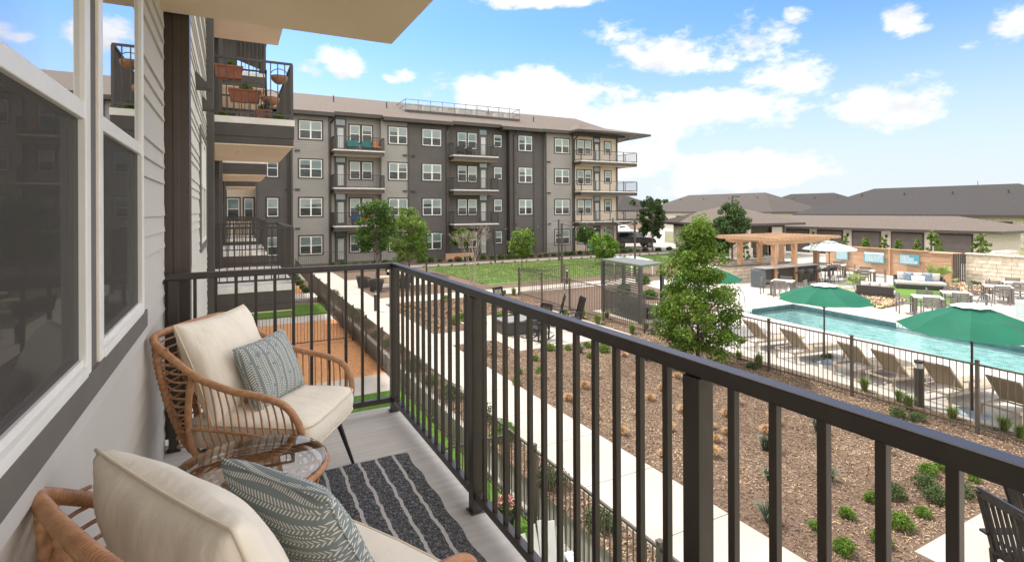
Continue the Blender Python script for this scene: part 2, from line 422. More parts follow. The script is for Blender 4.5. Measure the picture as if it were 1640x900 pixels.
# ------------------------------------------------------------------ near building, beside and above the camera
S = 3.25           # our balcony floor
G = 0.45           # courtyard level
PAT = [.093, .093, .19]
WX = -0.37
near = thing('apartment_building', 'warm grey lap sided apartment building running along the left edge, balconies stacked on it', 'building', (WX, 10, 0))
def nb_(mb, name, mats, bevel=0, parent=None):
    o = mb.build(name, mats, parent or near, bevel)
    if parent is None: o.location = (-WX, -10, 0)
    return o
FW = Frame((WX, 0, 0), (0, 1, 0), (1, 0, 0))
FW2 = Frame((WX - .022, 0, 0), (0, 1, 0), (1, 0, 0))
zst = 4.48 - .376 * 12
mb = MB(); siding(mb, FW, -3.2, 3.80, zst, 13.0, PAT, [(.85, 2.92, 4.16, 5.9)], t=.013)
nb_(mb, 'wall', [m_side_l])
mb = MB(); siding(mb, FW2, 3.84, 43.6, zst, 12.9, PAT, [(4.92, 6.15, 4.24, 5.62), (8.3, 9.95, 4.24, 5.75), (5.0, 6.9, 7.4, 8.9)], t=.013)
o = nb_(mb, 'wall', [m_side_l])
mb = MB(); mb.box(WX - .12, 3.80, 0, WX + .004, 3.838, 12.9); nb_(mb, 'corner_trim', [m_white])
# near twin window
def near_unit(win, y0, y1, z0, z1, zr, big=True):
    fr = MB(); w = .055
    FW.box(fr, y0, y0 + w, z0, z1, -.06, .016); FW.box(fr, y1 - w, y1, z0, z1, -.06, .016)
    FW.box(fr, y0 + w, y1 - w, z0, z0 + .028, -.06, .020); FW.box(fr, y0 + w, y1 - w, z0 + .028, z0 + .05, -.05, .008)
    FW.box(fr, y0 + w, y1 - w, z1 - .05, z1, -.06, .016)
    FW.box(fr, y0 + w, y1 - w, zr - .055, zr - .012, -.05, .013); FW.box(fr, y0 + w, y1 - w, zr - .012, zr, -.05, .004)
    f = fr.build('frame', [m_white], win, .003)
    g = MB(); FW.quad(g, y0 + w, y1 - w, zr, z1 - .05, .002); g.build('glass_pane', [m_nearglass], win)
    g = MB(); FW.box(g, y0 + w * .5, y1 - w * .5, zr - .02, z1 - .05, -.10, -.095); g.build('roller_blind', [M('white_blind', (.80, .81, .82), None, rough=.9)], win)
    g = MB(); FW.quad(g, y0 + w, y1 - w, z0 + .05, zr - .055, -.012); g.build('glass_pane', [m_nearglass], win)
    g = MB(); FW.quad(g, y0 + w, y1 - w, z0 + .05, zr - .055, -.002); g.build('insect_screen', [m_screen], win)
m_nearglass = glass_mat('near_window_glass', (.62, .66, .64), 3.3)
m_foam = M('weathered_foam', (.50, .30, .16), (.62, .42, .26), 40, .9)
mb = MB()
FW.box(mb, .85, 2.985, 4.16, 4.237, -.02, .020)
FW.box(mb, .85, .99, 4.237, 5.9, -.02, .020)
FW.box(mb, 1.892, 1.985, 4.237, 5.9, -.02, .010)
FW.box(mb, .85, 2.985, 5.79, 5.9, -.02, .020)
win = nb_(mb, 'window', [m_trim_g], .002)
near_unit(win, .99, 1.89, 4.237, 5.79, 5.0)
near_unit(win, 2.002, 2.92, 4.237, 5.79, 5.0)
mb = MB(); FW.box(mb, 1.985, 2.001, 4.238, 5.79, -.02, .006); mb.build('mullion_strip', [m_foam], win, .003)
# room behind the glass
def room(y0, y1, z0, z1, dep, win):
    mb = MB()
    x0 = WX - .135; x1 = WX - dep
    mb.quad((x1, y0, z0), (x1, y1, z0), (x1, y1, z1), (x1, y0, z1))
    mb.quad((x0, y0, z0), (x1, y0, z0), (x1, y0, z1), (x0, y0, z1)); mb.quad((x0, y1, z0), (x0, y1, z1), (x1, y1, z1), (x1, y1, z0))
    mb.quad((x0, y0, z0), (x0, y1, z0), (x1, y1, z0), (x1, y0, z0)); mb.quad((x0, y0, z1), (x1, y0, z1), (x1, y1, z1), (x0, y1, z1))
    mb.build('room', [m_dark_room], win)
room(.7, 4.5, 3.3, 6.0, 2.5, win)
mb = MB()
for i in range(26):
    y = 2.62 + .012 * i; mb.box(WX - .17 - .02 * (i % 2), y, 3.5, WX - .16 - .02 * (i % 2), y + .013, 5.9)
for i in range(14):
    y = 1.55 + .02 * i; mb.box(WX - .19 - .02 * (i % 2), y, 3.5, WX - .17 - .02 * (i % 2), y + .021, 5.9)
mb.build('curtain', [M('curtain_grey', (.30, .27, .25), None, rough=.9)], win)
# further windows on the same wall
def side_window(y0, y1, z0, z1, n=2):
    mb = MB(); t = .10
    FW2.box(mb, y0 - t, y1 + t, z0 - t, z0, -.02, .03); FW2.box(mb, y0 - t, y1 + t, z1, z1 + t, -.02, .03)
    FW2.box(mb, y0 - t, y0, z0, z1, -.02, .03); FW2.box(mb, y1, y1 + t, z0, z1, -.02, .03)
    w = nb_(mb, 'window', [m_trim_g])
    fr = MB(); zm = z0 + (z1 - z0) * .55; ww = .05; st = (y1 - y0) / n
    for k in range(n):
        a, b = y0 + k * st, y0 + (k + 1) * st
        FW2.box(fr, a, a + ww, z0, z1, -.05, .02); FW2.box(fr, b - ww, b, z0, z1, -.05, .02)
        for zz in ((z0, z0 + .05), (z1 - .05, z1), (zm - .03, zm + .02)): FW2.box(fr, a + ww, b - ww, zz[0], zz[1], -.05, .018)
        g = MB(); FW2.quad(g, a + ww, b - ww, zm + .02, z1 - .05, -.03); g.build('glass_pane', [m_nearglass], w)
        g = MB(); FW2.quad(g, a + ww, b - ww, z0 + .05, zm - .03, -.035); g.build('glass_pane', [m_nearglass], w)
        g = MB(); FW2.quad(g, a + ww, b - ww, z0 + .05, zm - .03, -.005); g.build('insect_screen', [m_screen], w)
    fr.build('frame', [m_white], w)
    room(y0 - .05, y1 + .05, z0 - .05, z1 + .05, .7, w)
side_window(4.92, 6.15, 4.24, 5.62); side_window(8.3, 9.95, 4.24, 5.75); side_window(5.0, 6.9, 7.4, 8.9)
# gable-shaped vent hoods
for (px, py) in ((316, 128), (326, 165)):
    c = at_x(px, py, WX); y, z = float(c[1]), float(c[2]); h = .10
    mb = MB(); a = (WX - .02, y - h, z - h * 1.1); b = (WX - .02, y + h, z - h * 1.1); t = (WX - .02, y - h, z + h); u = (WX - .02, y + h, z + h)
    p, q = (WX + .15, y - h, z - h * 1.1), (WX + .15, y + h, z - h * 1.1)
    mb.add([a, b, u, t, p, q], [(0, 4, 3), (1, 2, 5), (3, 4, 5, 2), (0, 1, 5, 4), (0, 3, 2, 1)]); nb_(mb, 'vent_hood', [m_trim_d], .002)
# downspouts
def spout(y, x0, w, z0, z1, flutes=True, dx=.12):
    mb = MB(); mb.box(x0, y - w / 2, z0, x0 + dx, y + w / 2, z1); nb_(mb, 'downspout', [m_trim_d], .014)
mb = MB(); mb.box(WX - .01, 3.905, 3.28, WX + .135, 4.03, 13.2)
mb.box(WX + .045, 3.899, 3.28, WX + .08, 3.906, 13.2)
nb_(mb, 'downspout', [M('brown_downspout', (.062, .046, .038), (.075, .057, .047), 3, .4)], .006)
for (y, w) in ((10.62, .2), (14.75, .14), (19.7, .2), (24.5, .14), (29.2, .2), (34.0, .14)): spout(y, WX - .02, w, .0, 12.8)
# balconies
def railing_mesh(mb, pts, z, h=1.067, gap=.115, post=.05, bal=.018, top=.04, ends=True):
    for a, b in zip(pts, pts[1:]):
        a3 = Vector((a[0], a[1], 0)); b3 = Vector((b[0], b[1], 0)); d = b3 - a3; L_ = d.length; d.normalize()
        mb.bar(a3 + Vector((0, 0, z + h)), b3 + Vector((0, 0, z + h)), top, top); mb.bar(a3 + Vector((0, 0, z + .085)), b3 + Vector((0, 0, z + .085)), .035, .035)
        n = max(1, int(round(L_ / gap)))
        for k in range(1, n):
            p = a3 + d * (L_ * k / n); mb.box(p.x - bal / 2, p.y - bal / 2, z + .10, p.x + bal / 2, p.y + bal / 2, z + h - top / 2)
    for p in pts: mb.box(p[0] - post / 2, p[1] - post / 2, z, p[0] + post / 2, p[1] + post / 2, z + h - top / 2 - .001)
def near_balcony(y0, y1, zt, rail=True, hfas=.37):
    x1 = 1.06
    mb = MB(); mb.box(WX - .02, y0, zt - .12, x1, y1, zt); b = nb_(mb, 'balcony', [m_slabedge], .006)
    mb = MB(); zz = zt - .122
    for (za, zb, e) in ((zz - hfas * .62, zz, .012), (zz - hfas, zz - hfas * .62 - .003, .0)):
        mb.box(WX + .02, y0 + .02 - e, za, x1 - .02 + e, y0 + .06, zb); mb.box(x1 - .06, y0 + .061, za, x1 - .02 + e, y1 - .061, zb); mb.box(WX + .02, y1 - .06, za, x1 - .02 + e, y1 - .02 + e, zb)
    mb.build('fascia', [m_trim_d], b)
    mb = MB(); mb.box(WX + .005, y0 + .024, zt - .122 - hfas - .02, x1 - .024, y1 - .024, zt - .122 - hfas - .003); mb.build('soffit', [m_tan], b)
    mb = MB(); mb.lathe([(.001, -.02), (.05, -.018), (.06, 0)], (WX + .5, y0 + 1.3, zt - .142 - hfas), 14); mb.build('ceiling_light', [m_tan], b)
    if rail:
        mb = MB(); e = .045
        railing_mesh(mb, [(WX + .04, y0 + e), (x1 - e, y0 + e), (x1 - e, y1 - e), (WX + .04, y1 - e)], zt, gap=.125); mb.build('railing', [m_rail], b)
near_balcony(-2.5, 3.87, 6.42)
near_balcony(10.88, 14.55, 3.32); near_balcony(10.88, 14.55, 6.42); near_balcony(10.88, 14.55, 9.36, rail=False)
for zt in (3.32, 6.42, 9.36): near_balcony(19.9, 24.2, zt)
for zt in (3.32, 6.42, 9.36): near_balcony(29.5, 33.8, zt)
# dark bay and eave of the top floor further along
mb = MB(); siding(mb, Frame((WX, 24.3, 0), (1, 0, 0), (0, -1, 0)), .0, .52, 7.2, 12.6, [.18], t=.01, thick=1.2); nb_(mb, 'bay_wall', [m_side_d])
mb = MB()
mb.add([(WX - .3, 22.6, 12.6), (1.35, 22.6, 11.9), (1.35, 30, 11.9), (WX - .3, 30, 12.6), (WX - .3, 22.6, 12.85), (1.35, 22.6, 12.12), (1.35, 30, 12.12), (WX - .3, 30, 12.85)],
       [(0, 3, 2, 1), (4, 5, 6, 7), (0, 1, 5, 4), (1, 2, 6, 5), (2, 3, 7, 6), (3, 0, 4, 7)])
nb_(mb, 'roof_eave', [m_trim_d])
mb = MB(); mb.add([(.25, -3.2, 12.95), (.25, 43.6, 12.95), (-9, 43.6, 16.2), (-9, -3.2, 16.2), (.25, -3.2, 12.75), (.25, 43.6, 12.75), (-9, 43.6, 12.75), (-9, -3.2, 12.75)],
                  [(0, 1, 2, 3), (4, 7, 6, 5), (0, 4, 5, 1), (1, 5, 6, 2), (2, 6, 7, 3), (3, 7, 4, 0)])
nb_(mb, 'roof', [m_roof])
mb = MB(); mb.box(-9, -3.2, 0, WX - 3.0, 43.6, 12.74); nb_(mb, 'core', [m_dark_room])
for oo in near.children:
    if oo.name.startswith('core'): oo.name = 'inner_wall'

# our balcony floor
mb = MB(); mb.box(WX - .02, -2.4, S - .16, 1.085, 3.90, S); fl = mb.build('balcony_floor', [M('brushed_concrete', (.46, .435, .405), (.54, .515, .48), 3.0, .9, bump=.12, bscale=55, stretch=(1, 9, 1), bdist=.004)], None, .012); tag(fl, 'pale brushed concrete floor of the balcony', None, None, 'structure')

# our railing: every post and baluster a part
RX, RY, RH = 1.03, 3.79, 1.067
rl = thing('balcony_railing', 'dark bronze metal railing around the near balcony, running from the wall to the right edge', 'railing', (RX, RY, S))
def rb(mb, name, bev=.002): return mb.build(name, [m_rail], rl, bev, (-RX, -RY, -S))
ZT = S + RH
mb = MB()
mb.box(RX - .022, -2.3, ZT - .040, RX + .022, RY + .022, ZT); rb(mb, 'top_rail', .005)
mb = MB(); mb.box(WX - .03, RY - .022, ZT - .040, RX - .0225, RY + .022, ZT)
mb.box(WX + .0, RY - .04, ZT - .06, WX + .012, RY + .04, ZT + .02); rb(mb, 'top_rail', .005)
mb = MB(); mb.box(RX - .018, -2.3, S + .068, RX + .018, RY, S + .104); rb(mb, 'bottom_rail')
mb = MB(); mb.box(WX + .07, RY - .018, S + .068, RX - .026, RY + .018, S + .104); rb(mb, 'bottom_rail')
PY = [RY, 2.34, .96, -.43, -1.8]
for y in PY:
    mb = MB(); mb.box(RX - .026, y - .026, S + .001, RX + .026, y + .026, ZT - .041)
    mb.box(RX - .036, y - .036, S + .0005, RX + .036, y + .036, S + .006); rb(mb, 'post')
mb = MB(); mb.box(WX + .028, RY - .026, S + .001, WX + .080, RY + .026, ZT - .041); mb.box(WX + .016, RY - .036, S + .0005, WX + .092, RY + .036, S + .006); rb(mb, 'post')
def bal(x, y):
    mb = MB(); mb.box(x - .0095, y - .0095, S + .1045, x + .0095, y + .0095, ZT - .0405); rb(mb, 'baluster', .0015)
for a, b in zip(PY, PY[1:]):
    n = 13
    for k in range(1, n): 
        y = a + (b - a) * k / n
        if y > -.6: bal(RX, y)
for k in range(1, 12): bal(WX + .054 + (RX - WX - .054) * k / 12, RY)

# ------------------------------------------------------------------ rattan furniture
m_rattan = M('rattan', (.38, .185, .085), (.52, .28, .14), 30, .42, bump=.25, bscale=260, spec=.5, bdist=.002)
m_cush = M('cream_cushion', (.78, .72, .61), (.84, .78, .67), 3, .95, bump=.45, bscale=7, bdist=.03, stretch=(1, 1.6, .5))
m_cush2 = M('cream_piping', (.72, .64, .51), None, rough=.9)
def wicker(mb, pts, r, pitch=.0105, n=10, amp=.09, caps=True):
    P = spline(pts, pitch / 4)
    rr = [r * (1 + amp * (-1.0, .35, .7, .35)[i % 4]) for i in range(len(P))]
    mb.tube(P, rr, n, caps=caps)
def pillow_mesh(w, h, T, seed, n=26, pull=.055, gusset=0.0, wrk=.012, sag=0):
    """pillow in the local yz plane, thickness along x"""
    r = np.random.RandomState(seed)
    ph = r.uniform(0, 6.28, 12); am = r.uniform(.3, 1, 12); fr = r.uniform(3, 9, (12, 2)) * r.choice([-1, 1], (12, 2))
    def disp(u, v, s):
        return sum(am[k] * sin(fr[k][0] * u + fr[k][1] * v + ph[k] + s) for k in range(12)) / 12
    mb = MB(); idx = {}
    for side in (1, -1):
        for i in range(n + 1):
            for j in range(n + 1):
                u = -1 + 2 * i / n; v = -1 + 2 * j / n
                u = math.sin(u * pi / 2) * .35 + u * .65; v = math.sin(v * pi / 2) * .35 + v * .65
                edge = max(0, (1 - u * u)) * max(0, (1 - v * v))
                t = T * (edge ** .42) / 2 + gusset / 2 * (edge ** .12 if edge > 0 else 0)
                t *= 1 + .0 * sag
                wr = wrk * disp(u, v, side) * min(1, edge * 6) 
                # radial creases at the corners
                cr = .006 * sin(14 * atan2(abs(v) - 1.05, abs(u) - 1.05)) * (abs(u * v)) ** 2 * min(1, edge * 8)
                y = w / 2 * u * (1 - pull * (1 - v * v) * 1.0); z = h / 2 * v * (1 - pull * (1 - u * u))
                if i in (0, n) or j in (0, n):
                    if side == -1: continue
                    idx[(1, i, j)] = idx[(-1, i, j)] = len(mb.v)
                else: idx[(side, i, j)] = len(mb.v)
                mb.v.append((side * t + wr + cr * side, y, z))
    for side in (1, -1):
        for i in range(n):
            for j in range(n):
                q = [idx[(side, i, j)], idx[(side, i + 1, j)], idx[(side, i + 1, j + 1)], idx[(side, i, j + 1)]]
                if side == -1: q = q[::-1]
                mb.f.append(q); mb.mi.append(0); mb.sm.append(True)
    b = [(-1 + 2 * k / n) for k in range(n + 1)]
    ring = [idx[(1, i, 0)] for i in range(n)] + [idx[(1, n, j)] for j in range(n)] + [idx[(1, i, n)] for i in range(n, 0, -1)] + [idx[(1, 0, j)] for j in range(n, 0, -1)]
    return mb, [mb.v[k] for k in ring]
def seat_cushion(parent):
    mb = MB(); n = 16; x0, x1, w0, w1 = -.27, .372, .55, .60; z0, z1 = .315, .435
    top = []; 
    prof = [(0, z0 + .012), (.012, z0), ]
    # rings from bottom centre outward and up to the top centre
    def outline(s, z, crown=0):
        pts = []
        N_ = 64
        for k in range(N_):
            a = 2 * pi * k / N_; ca, sa = cos(a), sin(a)
            e = .22
            u = (abs(ca) ** e) * (1 if ca > 0 else -1); v = (abs(sa) ** e) * (1 if sa > 0 else -1)
            x = (x0 + x1) / 2 + (x1 - x0) / 2 * u * s; wy = (w0 + (w1 - w0) * (u + 1) / 2) / 2; y = wy * v * s
            bul = .012 * (1 - v * v) if abs(u) > .9 else 0
            pts.append((x + bul * s, y, z))
        return pts
    rings = []
    for s, z in ((.02, z0 - .004), (.5, z0 - .004), (.93, z0), (.985, z0 + .012), (1.0, z0 + .03), (1.012, (z0 + z1) / 2), (1.0, z1 - .03), (.99, z1 - .012), (.965, z1 + .0), (.90, z1 + .012), (.75, z1 + .022), (.5, z1 + .03), (.25, z1 + .034), (.02, z1 + .035)):
        rings.append(outline(s, z))
    vs = [p for r_ in rings for p in r_]; N_ = 64; fs = []
    for i in range(len(rings) - 1):
        for k in range(N_):
            l = (k + 1) % N_; fs.append((i * N_ + k, i * N_ + l, (i + 1) * N_ + l, (i + 1) * N_ + k))
    mb.add(vs, fs, True); c = mb.build('seat_cushion', [m_cush], parent)
    mb = MB(); mb.tube(outline(.993, z1 - .006), .0045, 6, closed=True); mb.tube(outline(.993, z0 + .012), .0045, 6, closed=True); mb.build('piping', [m_cush2], c)
    return c
def make_chair(loc, ang, label, seed, lean=22, cush_dx=0):
    t = thing('rattan_armchair', label, 'armchair', loc, radians(ang), 'rattan armchairs on the balcony')
    L_ = [(.325, .285, .33), (.34, .305, .40), (.325, .325, .48), (.27, .338, .555), (.16, .345, .595), (.02, .347, .62), (-.14, .342, .675), (-.26, .332, .75), (-.355, .315, .81), (-.40, .28, .84), (-.413, .20, .848), (-.42, .08, .85)]
    R_ = [(x, -y, z) for (x, y, z) in L_[::-1]]
    mb = MB(); wicker(mb, L_ + R_, .0165); 
    fr = mb.build('rim', [m_rattan], t)
    for s in (1, -1):
        mb = MB()
        wicker(mb, [(-.165, .338 * s, .695), (-.195, .325 * s, .56), (-.205, .31 * s, .42), (-.185, .30 * s, .31), (-.12, .295 * s, .272), (.05, .29 * s, .272), (.22, .288 * s, .292), (.325, .285 * s, .33)], .015)
        mb.build('side_post', [m_rattan], t)
        mb = MB(); wicker(mb, [(-.20, .312 * s, .425), (.0, .318 * s, .415), (.2, .315 * s, .395), (.33, .302 * s, .375)], .007, .006, 8)
        rim = spline(L_, .01)
        for k in range(13):
            x = -.155 + k * .037
            zr = min(((abs(p.x - x) + (0 if p.z > .45 else 1), p) for p in rim), key=lambda q: q[0])[1]
            zb = .272 if x < .05 else .272 + (x - .05) * .2
            mb.tube(spline([(x, zr.y * s, zr.z - .008), (x + .012, .327 * s, (zr.z + .42) / 2), (x + .018, .312 * s, .41), (x + .03, .298 * s, .35), (x + .045, .291 * s, zb + .008)], .03), .0042, 6)
        mb.build('side_spindles', [m_rattan], t)
        # woven back corner column and rungs from side post to back
        mb = MB()
        wicker(mb, [(-.402, .27 * s, .835), (-.39, .265 * s, .70), (-.34, .255 * s, .5), (-.26, .25 * s, .33), (-.20, .24 * s, .275)], .017, .026, 8, .15)
        for k in range(13):
            z = .80 - k * .038
            f = (z - .30) / .55
            xp = -.205 + (-.30 + .205) * max(0, (z - .55) / .27) ; xp = -.165 - max(0, z - .695) * 1.1 if z > .695 else -.205 + (z - .42) * .14
            xb = -.402 + (.84 - z) * .26
            mb.tube(spline([(xp - .01, .33 * s, z), ((xp + xb) / 2 - .012, .318 * s, z - .004), (xb, .268 * s, z)], .03), .0048, 6)
        mb.build('woven_corner', [m_rattan], t)
    mb = MB()
    for k in range(14):
        z = .81 - k * .038; xb = -.405 + (.84 - z) * .26
        mb.tube(spline([(xb, .262, z), (xb - .014, .13, z), (xb - .018, 0, z), (xb - .014, -.13, z), (xb, -.262, z)], .05), .0048, 6)
    for yy in (-.09, .09):
        wicker(mb, [(-.418, yy, .845), (-.40, yy, .70), (-.35, yy, .5), (-.27, yy, .33), (-.20, yy, .272)], .014, .024, 8, .15)
    mb.build('woven_back', [m_rattan], t)
    mb = MB()
    wicker(mb, [(.325, .285, .325), (.34, .18, .318), (.345, 0, .315), (.34, -.18, .318), (.325, -.285, .325)], .013)
    wicker(mb, [(-.19, .26, .275), (-.2, 0, .27), (-.19, -.26, .275)], .012)
    for k in range(7): mb.tube([(-.19, -.24 + .08 * k, .285), (.335, -.24 + .08 * k, .305)], .006, 6)
    mb.build('seat_frame', [m_rattan], t)
    for (x, y) in ((.27, .24), (.27, -.24), (-.17, .24), (-.17, -.24)):
        mb = MB(); mb.tube([(x, y, .295), (x + (.09 if x > 0 else -.08), y + (.035 if y > 0 else -.035), .0)], [.0165, .0085], 14); mb.build('leg', [m_black], t)
    seat_cushion(t)
    mb, ring = pillow_mesh(.57, .51, .21, seed, 34, .06, .015, .026)
    c = mb.build('back_cushion', [m_cush], t, 0, (-.20 + cush_dx, 0, .662)); c.rotation_euler = (0, radians(-lean), 0)
    pm = MB(); pm.tube(ring, .0042, 6, closed=True); pm.build('piping', [m_cush2], c)
    return t

def herring_mat():
    mt = bpy.data.materials.new('herringbone_fabric'); mt.use_nodes = True
    nt = mt.node_tree; N = nt.nodes; L = nt.links; bs = N['Principled BSDF']; bs.inputs['Roughness'].default_value = .9
    tc = N.new('ShaderNodeTexCoord'); sp = N.new('ShaderNodeSeparateXYZ'); L.new(tc.outputs['Object'], sp.inputs[0])
    def mth(op, a, b=None):
        n = N.new('ShaderNodeMath'); n.operation = op
        for i, v in enumerate((a, b)):
            if v is None: continue
            if isinstance(v, (int, float)): n.inputs[i].default_value = v
            else: L.new(v, n.inputs[i])
        return n.outputs[0]
    u = sp.outputs[1]; v = sp.outputs[2]
    cell = mth('MULTIPLY', mth('ADD', u, 5.0), 1 / .037); c = mth('FRACT', cell); s = mth('ABSOLUTE', mth('SUBTRACT', c, .5))
    inb = mth('MULTIPLY', mth('GREATER_THAN', s, .03), mth('LESS_THAN', s, .30))
    q = mth('FRACT', mth('ADD', mth('MULTIPLY', mth('ADD', v, 5), 1 / .0125), mth('MULTIPLY', s, 3.2)))
    dash = mth('MULTIPLY', mth('LESS_THAN', q, .42), inb)
    # thin dotted line between the columns
    ln = mth('MULTIPLY', mth('GREATER_THAN', s, .44), mth('LESS_THAN', mth('FRACT', mth('MULTIPLY', mth('ADD', v, 5), 1 / .009)), .5))
    ln = mth('MULTIPLY', ln, mth('LESS_THAN', mth('FRACT', mth('MULTIPLY', mth('FLOOR', mth('ADD', cell, .5)), .5)), .25))
    f = mth('MAXIMUM', dash, ln)
    ns = N.new('ShaderNodeTexNoise'); ns.inputs['Scale'].default_value = 45; L.new(tc.outputs['Object'], ns.inputs[0])
    f = mth('MULTIPLY', f, mth('GREATER_THAN', ns.outputs[0], .36))
    n2 = N.new('ShaderNodeTexNoise'); n2.inputs['Scale'].default_value = 300; L.new(tc.outputs['Object'], n2.inputs[0])
    cr = N.new('ShaderNodeValToRGB'); cr.color_ramp.elements[0].color = (.165, .205, .21, 1); cr.color_ramp.elements[1].color = (.24, .285, .29, 1); L.new(n2.outputs[0], cr.inputs[0])
    mx = N.new('ShaderNodeMixRGB'); L.new(f, mx.inputs[0]); L.new(cr.outputs[0], mx.inputs[1]); mx.inputs[2].default_value = (.72, .70, .64, 1)
    L.new(mx.outputs[0], bs.inputs['Base Color'])
    bp = N.new('ShaderNodeBump'); bp.inputs['Strength'].default_value = .15; bp.inputs['Distance'].default_value = .002; L.new(n2.outputs[0], bp.inputs['Height']); L.new(bp.outputs[0], bs.inputs['Normal'])
    return mt
m_herr = herring_mat()
C1 = (.155, 3.06, S); A1 = -32
C2 = (.12, 1.41, S); A2 = 29
ch1 = make_chair(C1, A1, 'tan rattan armchair in the far corner of the balcony by the railing corner', 3)
ch2 = make_chair(C2, A2, 'tan rattan armchair at the bottom left, nearest the viewer and cut off by the frame', 9)
def throw_pillow(c, a, off, lean, yaw, label, seed, w=.40, h=.34, roll=0):
    mb, ring = pillow_mesh(w, h, .15, seed, 26, .07, .0, .012)
    o = mb.build('throw_pillow', [m_herr])
    ca, sa = cos(radians(a)), sin(radians(a))
    o.location = (c[0] + off[0] * ca - off[1] * sa, c[1] + off[0] * sa + off[1] * ca, c[2] + off[2])
    o.rotation_euler = (Matrix.Rotation(radians(a + yaw), 3, 'Z') @ Matrix.Rotation(radians(-lean), 3, 'Y') @ Matrix.Rotation(radians(roll), 3, 'X')).to_euler()
    pm = MB(); pm.tube(ring, .003, 6, closed=True); pm.build('piping', [m_herr], o)
    tag(o, label, 'pillow', 'grey green herringbone throw pillows')
throw_pillow(C1, A1, (.015, .02, .615), 22, -8, 'grey green herringbone pillow on the far armchair', 21, roll=3)
throw_pillow(C2, A2, (.04, .0, .635), 27, 2, 'grey green herringbone pillow on the near armchair at the bottom', 22, .39, .42, roll=88)

# side table
TB = (.065, 2.31, S); tt = thing('side_table', 'round rattan side table with a glass top between the two armchairs', 'side table', TB)
mb = MB(); 
for (r_, z_, rad) in ((.272, .434, .015), (.105, .428, .012)):
    pts = [(r_ * cos(2 * pi * k / 160), r_ * sin(2 * pi * k / 160), z_) for k in range(160)]
    mb.tube(pts, [rad * (1 + (.05 if k % 2 else -.05)) for k in range(160)], 8, closed=True)
mb.build('top_ring', [m_rattan], tt)
mb = MB()
for i, r_ in enumerate((.235, .21, .185, .16, .135)):
    mb.tube([(r_ * cos(2 * pi * k / 60), r_ * sin(2 * pi * k / 60), .423 - .002 * i) for k in range(60)], .0055, 6, closed=True)
mb.build('woven_top', [m_rattan], tt)
mb = MB()
for k in range(16):
    a = 2 * pi * k / 16
    mb.tube(spline([(r_ * cos(a + dt), r_ * sin(a + dt), z_) for r_, z_, dt in ((.105, .418, -.25), (.2, .414, -.08), (.25, .41, 0), (.235, .34, .02), (.17, .22, .06), (.165, .12, .1), (.2, .02, .12))], .03), .0065, 6)
for z_, r_ in ((.34, .236), (.28, .205), (.22, .172), (.12, .166), (.02, .2)):
    mb.tube([(r_ * cos(2 * pi * q / 48), r_ * sin(2 * pi * q / 48), z_) for q in range(48)], .007, 6, closed=True)
mb.build('base', [m_rattan], tt)
mb = MB(); mb.lathe([(.275, .4515), (.2765, .4545), (.272, .457), (.0005, .457)], (0, 0, 0), 96, False)
mb.build('glass_top', [glass_mat('table_glass', (.94, .98, .97), 2.2)], tt)

# rug
def rug_mat():
    mt = bpy.data.materials.new('rug_weave'); mt.use_nodes = True
    nt = mt.node_tree; N = nt.nodes; L = nt.links; bs = N['Principled BSDF']; bs.inputs['Roughness'].default_value = .95
    tc = N.new('ShaderNodeTexCoord'); sp = N.new('ShaderNodeSeparateXYZ'); L.new(tc.outputs['Object'], sp.inputs[0])
    n1 = N.new('ShaderNodeTexNoise'); n1.inputs['Scale'].default_value = 9; n1.inputs['Detail'].default_value = 3; mp = N.new('ShaderNodeMapping'); mp.inputs['Scale'].default_value = (.15, 1, 1); L.new(tc.outputs['Object'], mp.inputs[0]); L.new(mp.outputs[0], n1.inputs[0])
    def mth(op, a, b=None):
        n = N.new('ShaderNodeMath'); n.operation = op
        for i, v in enumerate((a, b)):
            if v is None: continue
            if isinstance(v, (int, float)): n.inputs[i].default_value = v
            else: L.new(v, n.inputs[i])
        return n.outputs[0]
    x = mth('ADD', sp.outputs[0], mth('MULTIPLY', mth('SUBTRACT', n1.outputs[0], .5), .035))
    f = mth('FRACT', mth('MULTIPLY', mth('ADD', x, 10.0), 1 / .098)); st = mth('LESS_THAN', mth('ABSOLUTE', mth('SUBTRACT', f, .5)), .085)
    def weave(sx, sy):
        mm = N.new('ShaderNodeMapping'); mm.inputs['Scale'].default_value = (sx, sy, 1); L.new(tc.outputs['Object'], mm.inputs[0])
        nn = N.new('ShaderNodeTexNoise'); nn.inputs['Scale'].default_value = 1; nn.inputs['Detail'].default_value = 2; L.new(mm.outputs[0], nn.inputs[0]); return nn.outputs[0]
    a = weave(420, 30); b = weave(30, 420)
    w = mth('MAXIMUM', a, b)
    cr = N.new('ShaderNodeValToRGB'); L.new(w, cr.inputs[0]); cr.color_ramp.elements[0].position = .54; cr.color_ramp.elements[1].position = .74
    cr.color_ramp.elements[0].color = (.014, .015, .018, 1); cr.color_ramp.elements[1].color = (.40, .40, .41, 1)
    mx = N.new('ShaderNodeMixRGB'); L.new(mth('MULTIPLY', st, .92), mx.inputs[0]); L.new(cr.outputs[0], mx.inputs[1]); mx.inputs[2].default_value = (.46, .44, .42, 1)
    L.new(mx.outputs[0], bs.inputs['Base Color'])
    bp = N.new('ShaderNodeBump'); bp.inputs['Strength'].default_value = .5; bp.inputs['Distance'].default_value = .002; L.new(w, bp.inputs['Height']); L.new(bp.outputs[0], bs.inputs['Normal'])
    return mt
mb = MB()
R0, R1, Q0, Q1 = .18, .91, .9, 3.09
nx, ny = 30, 60
vs = []
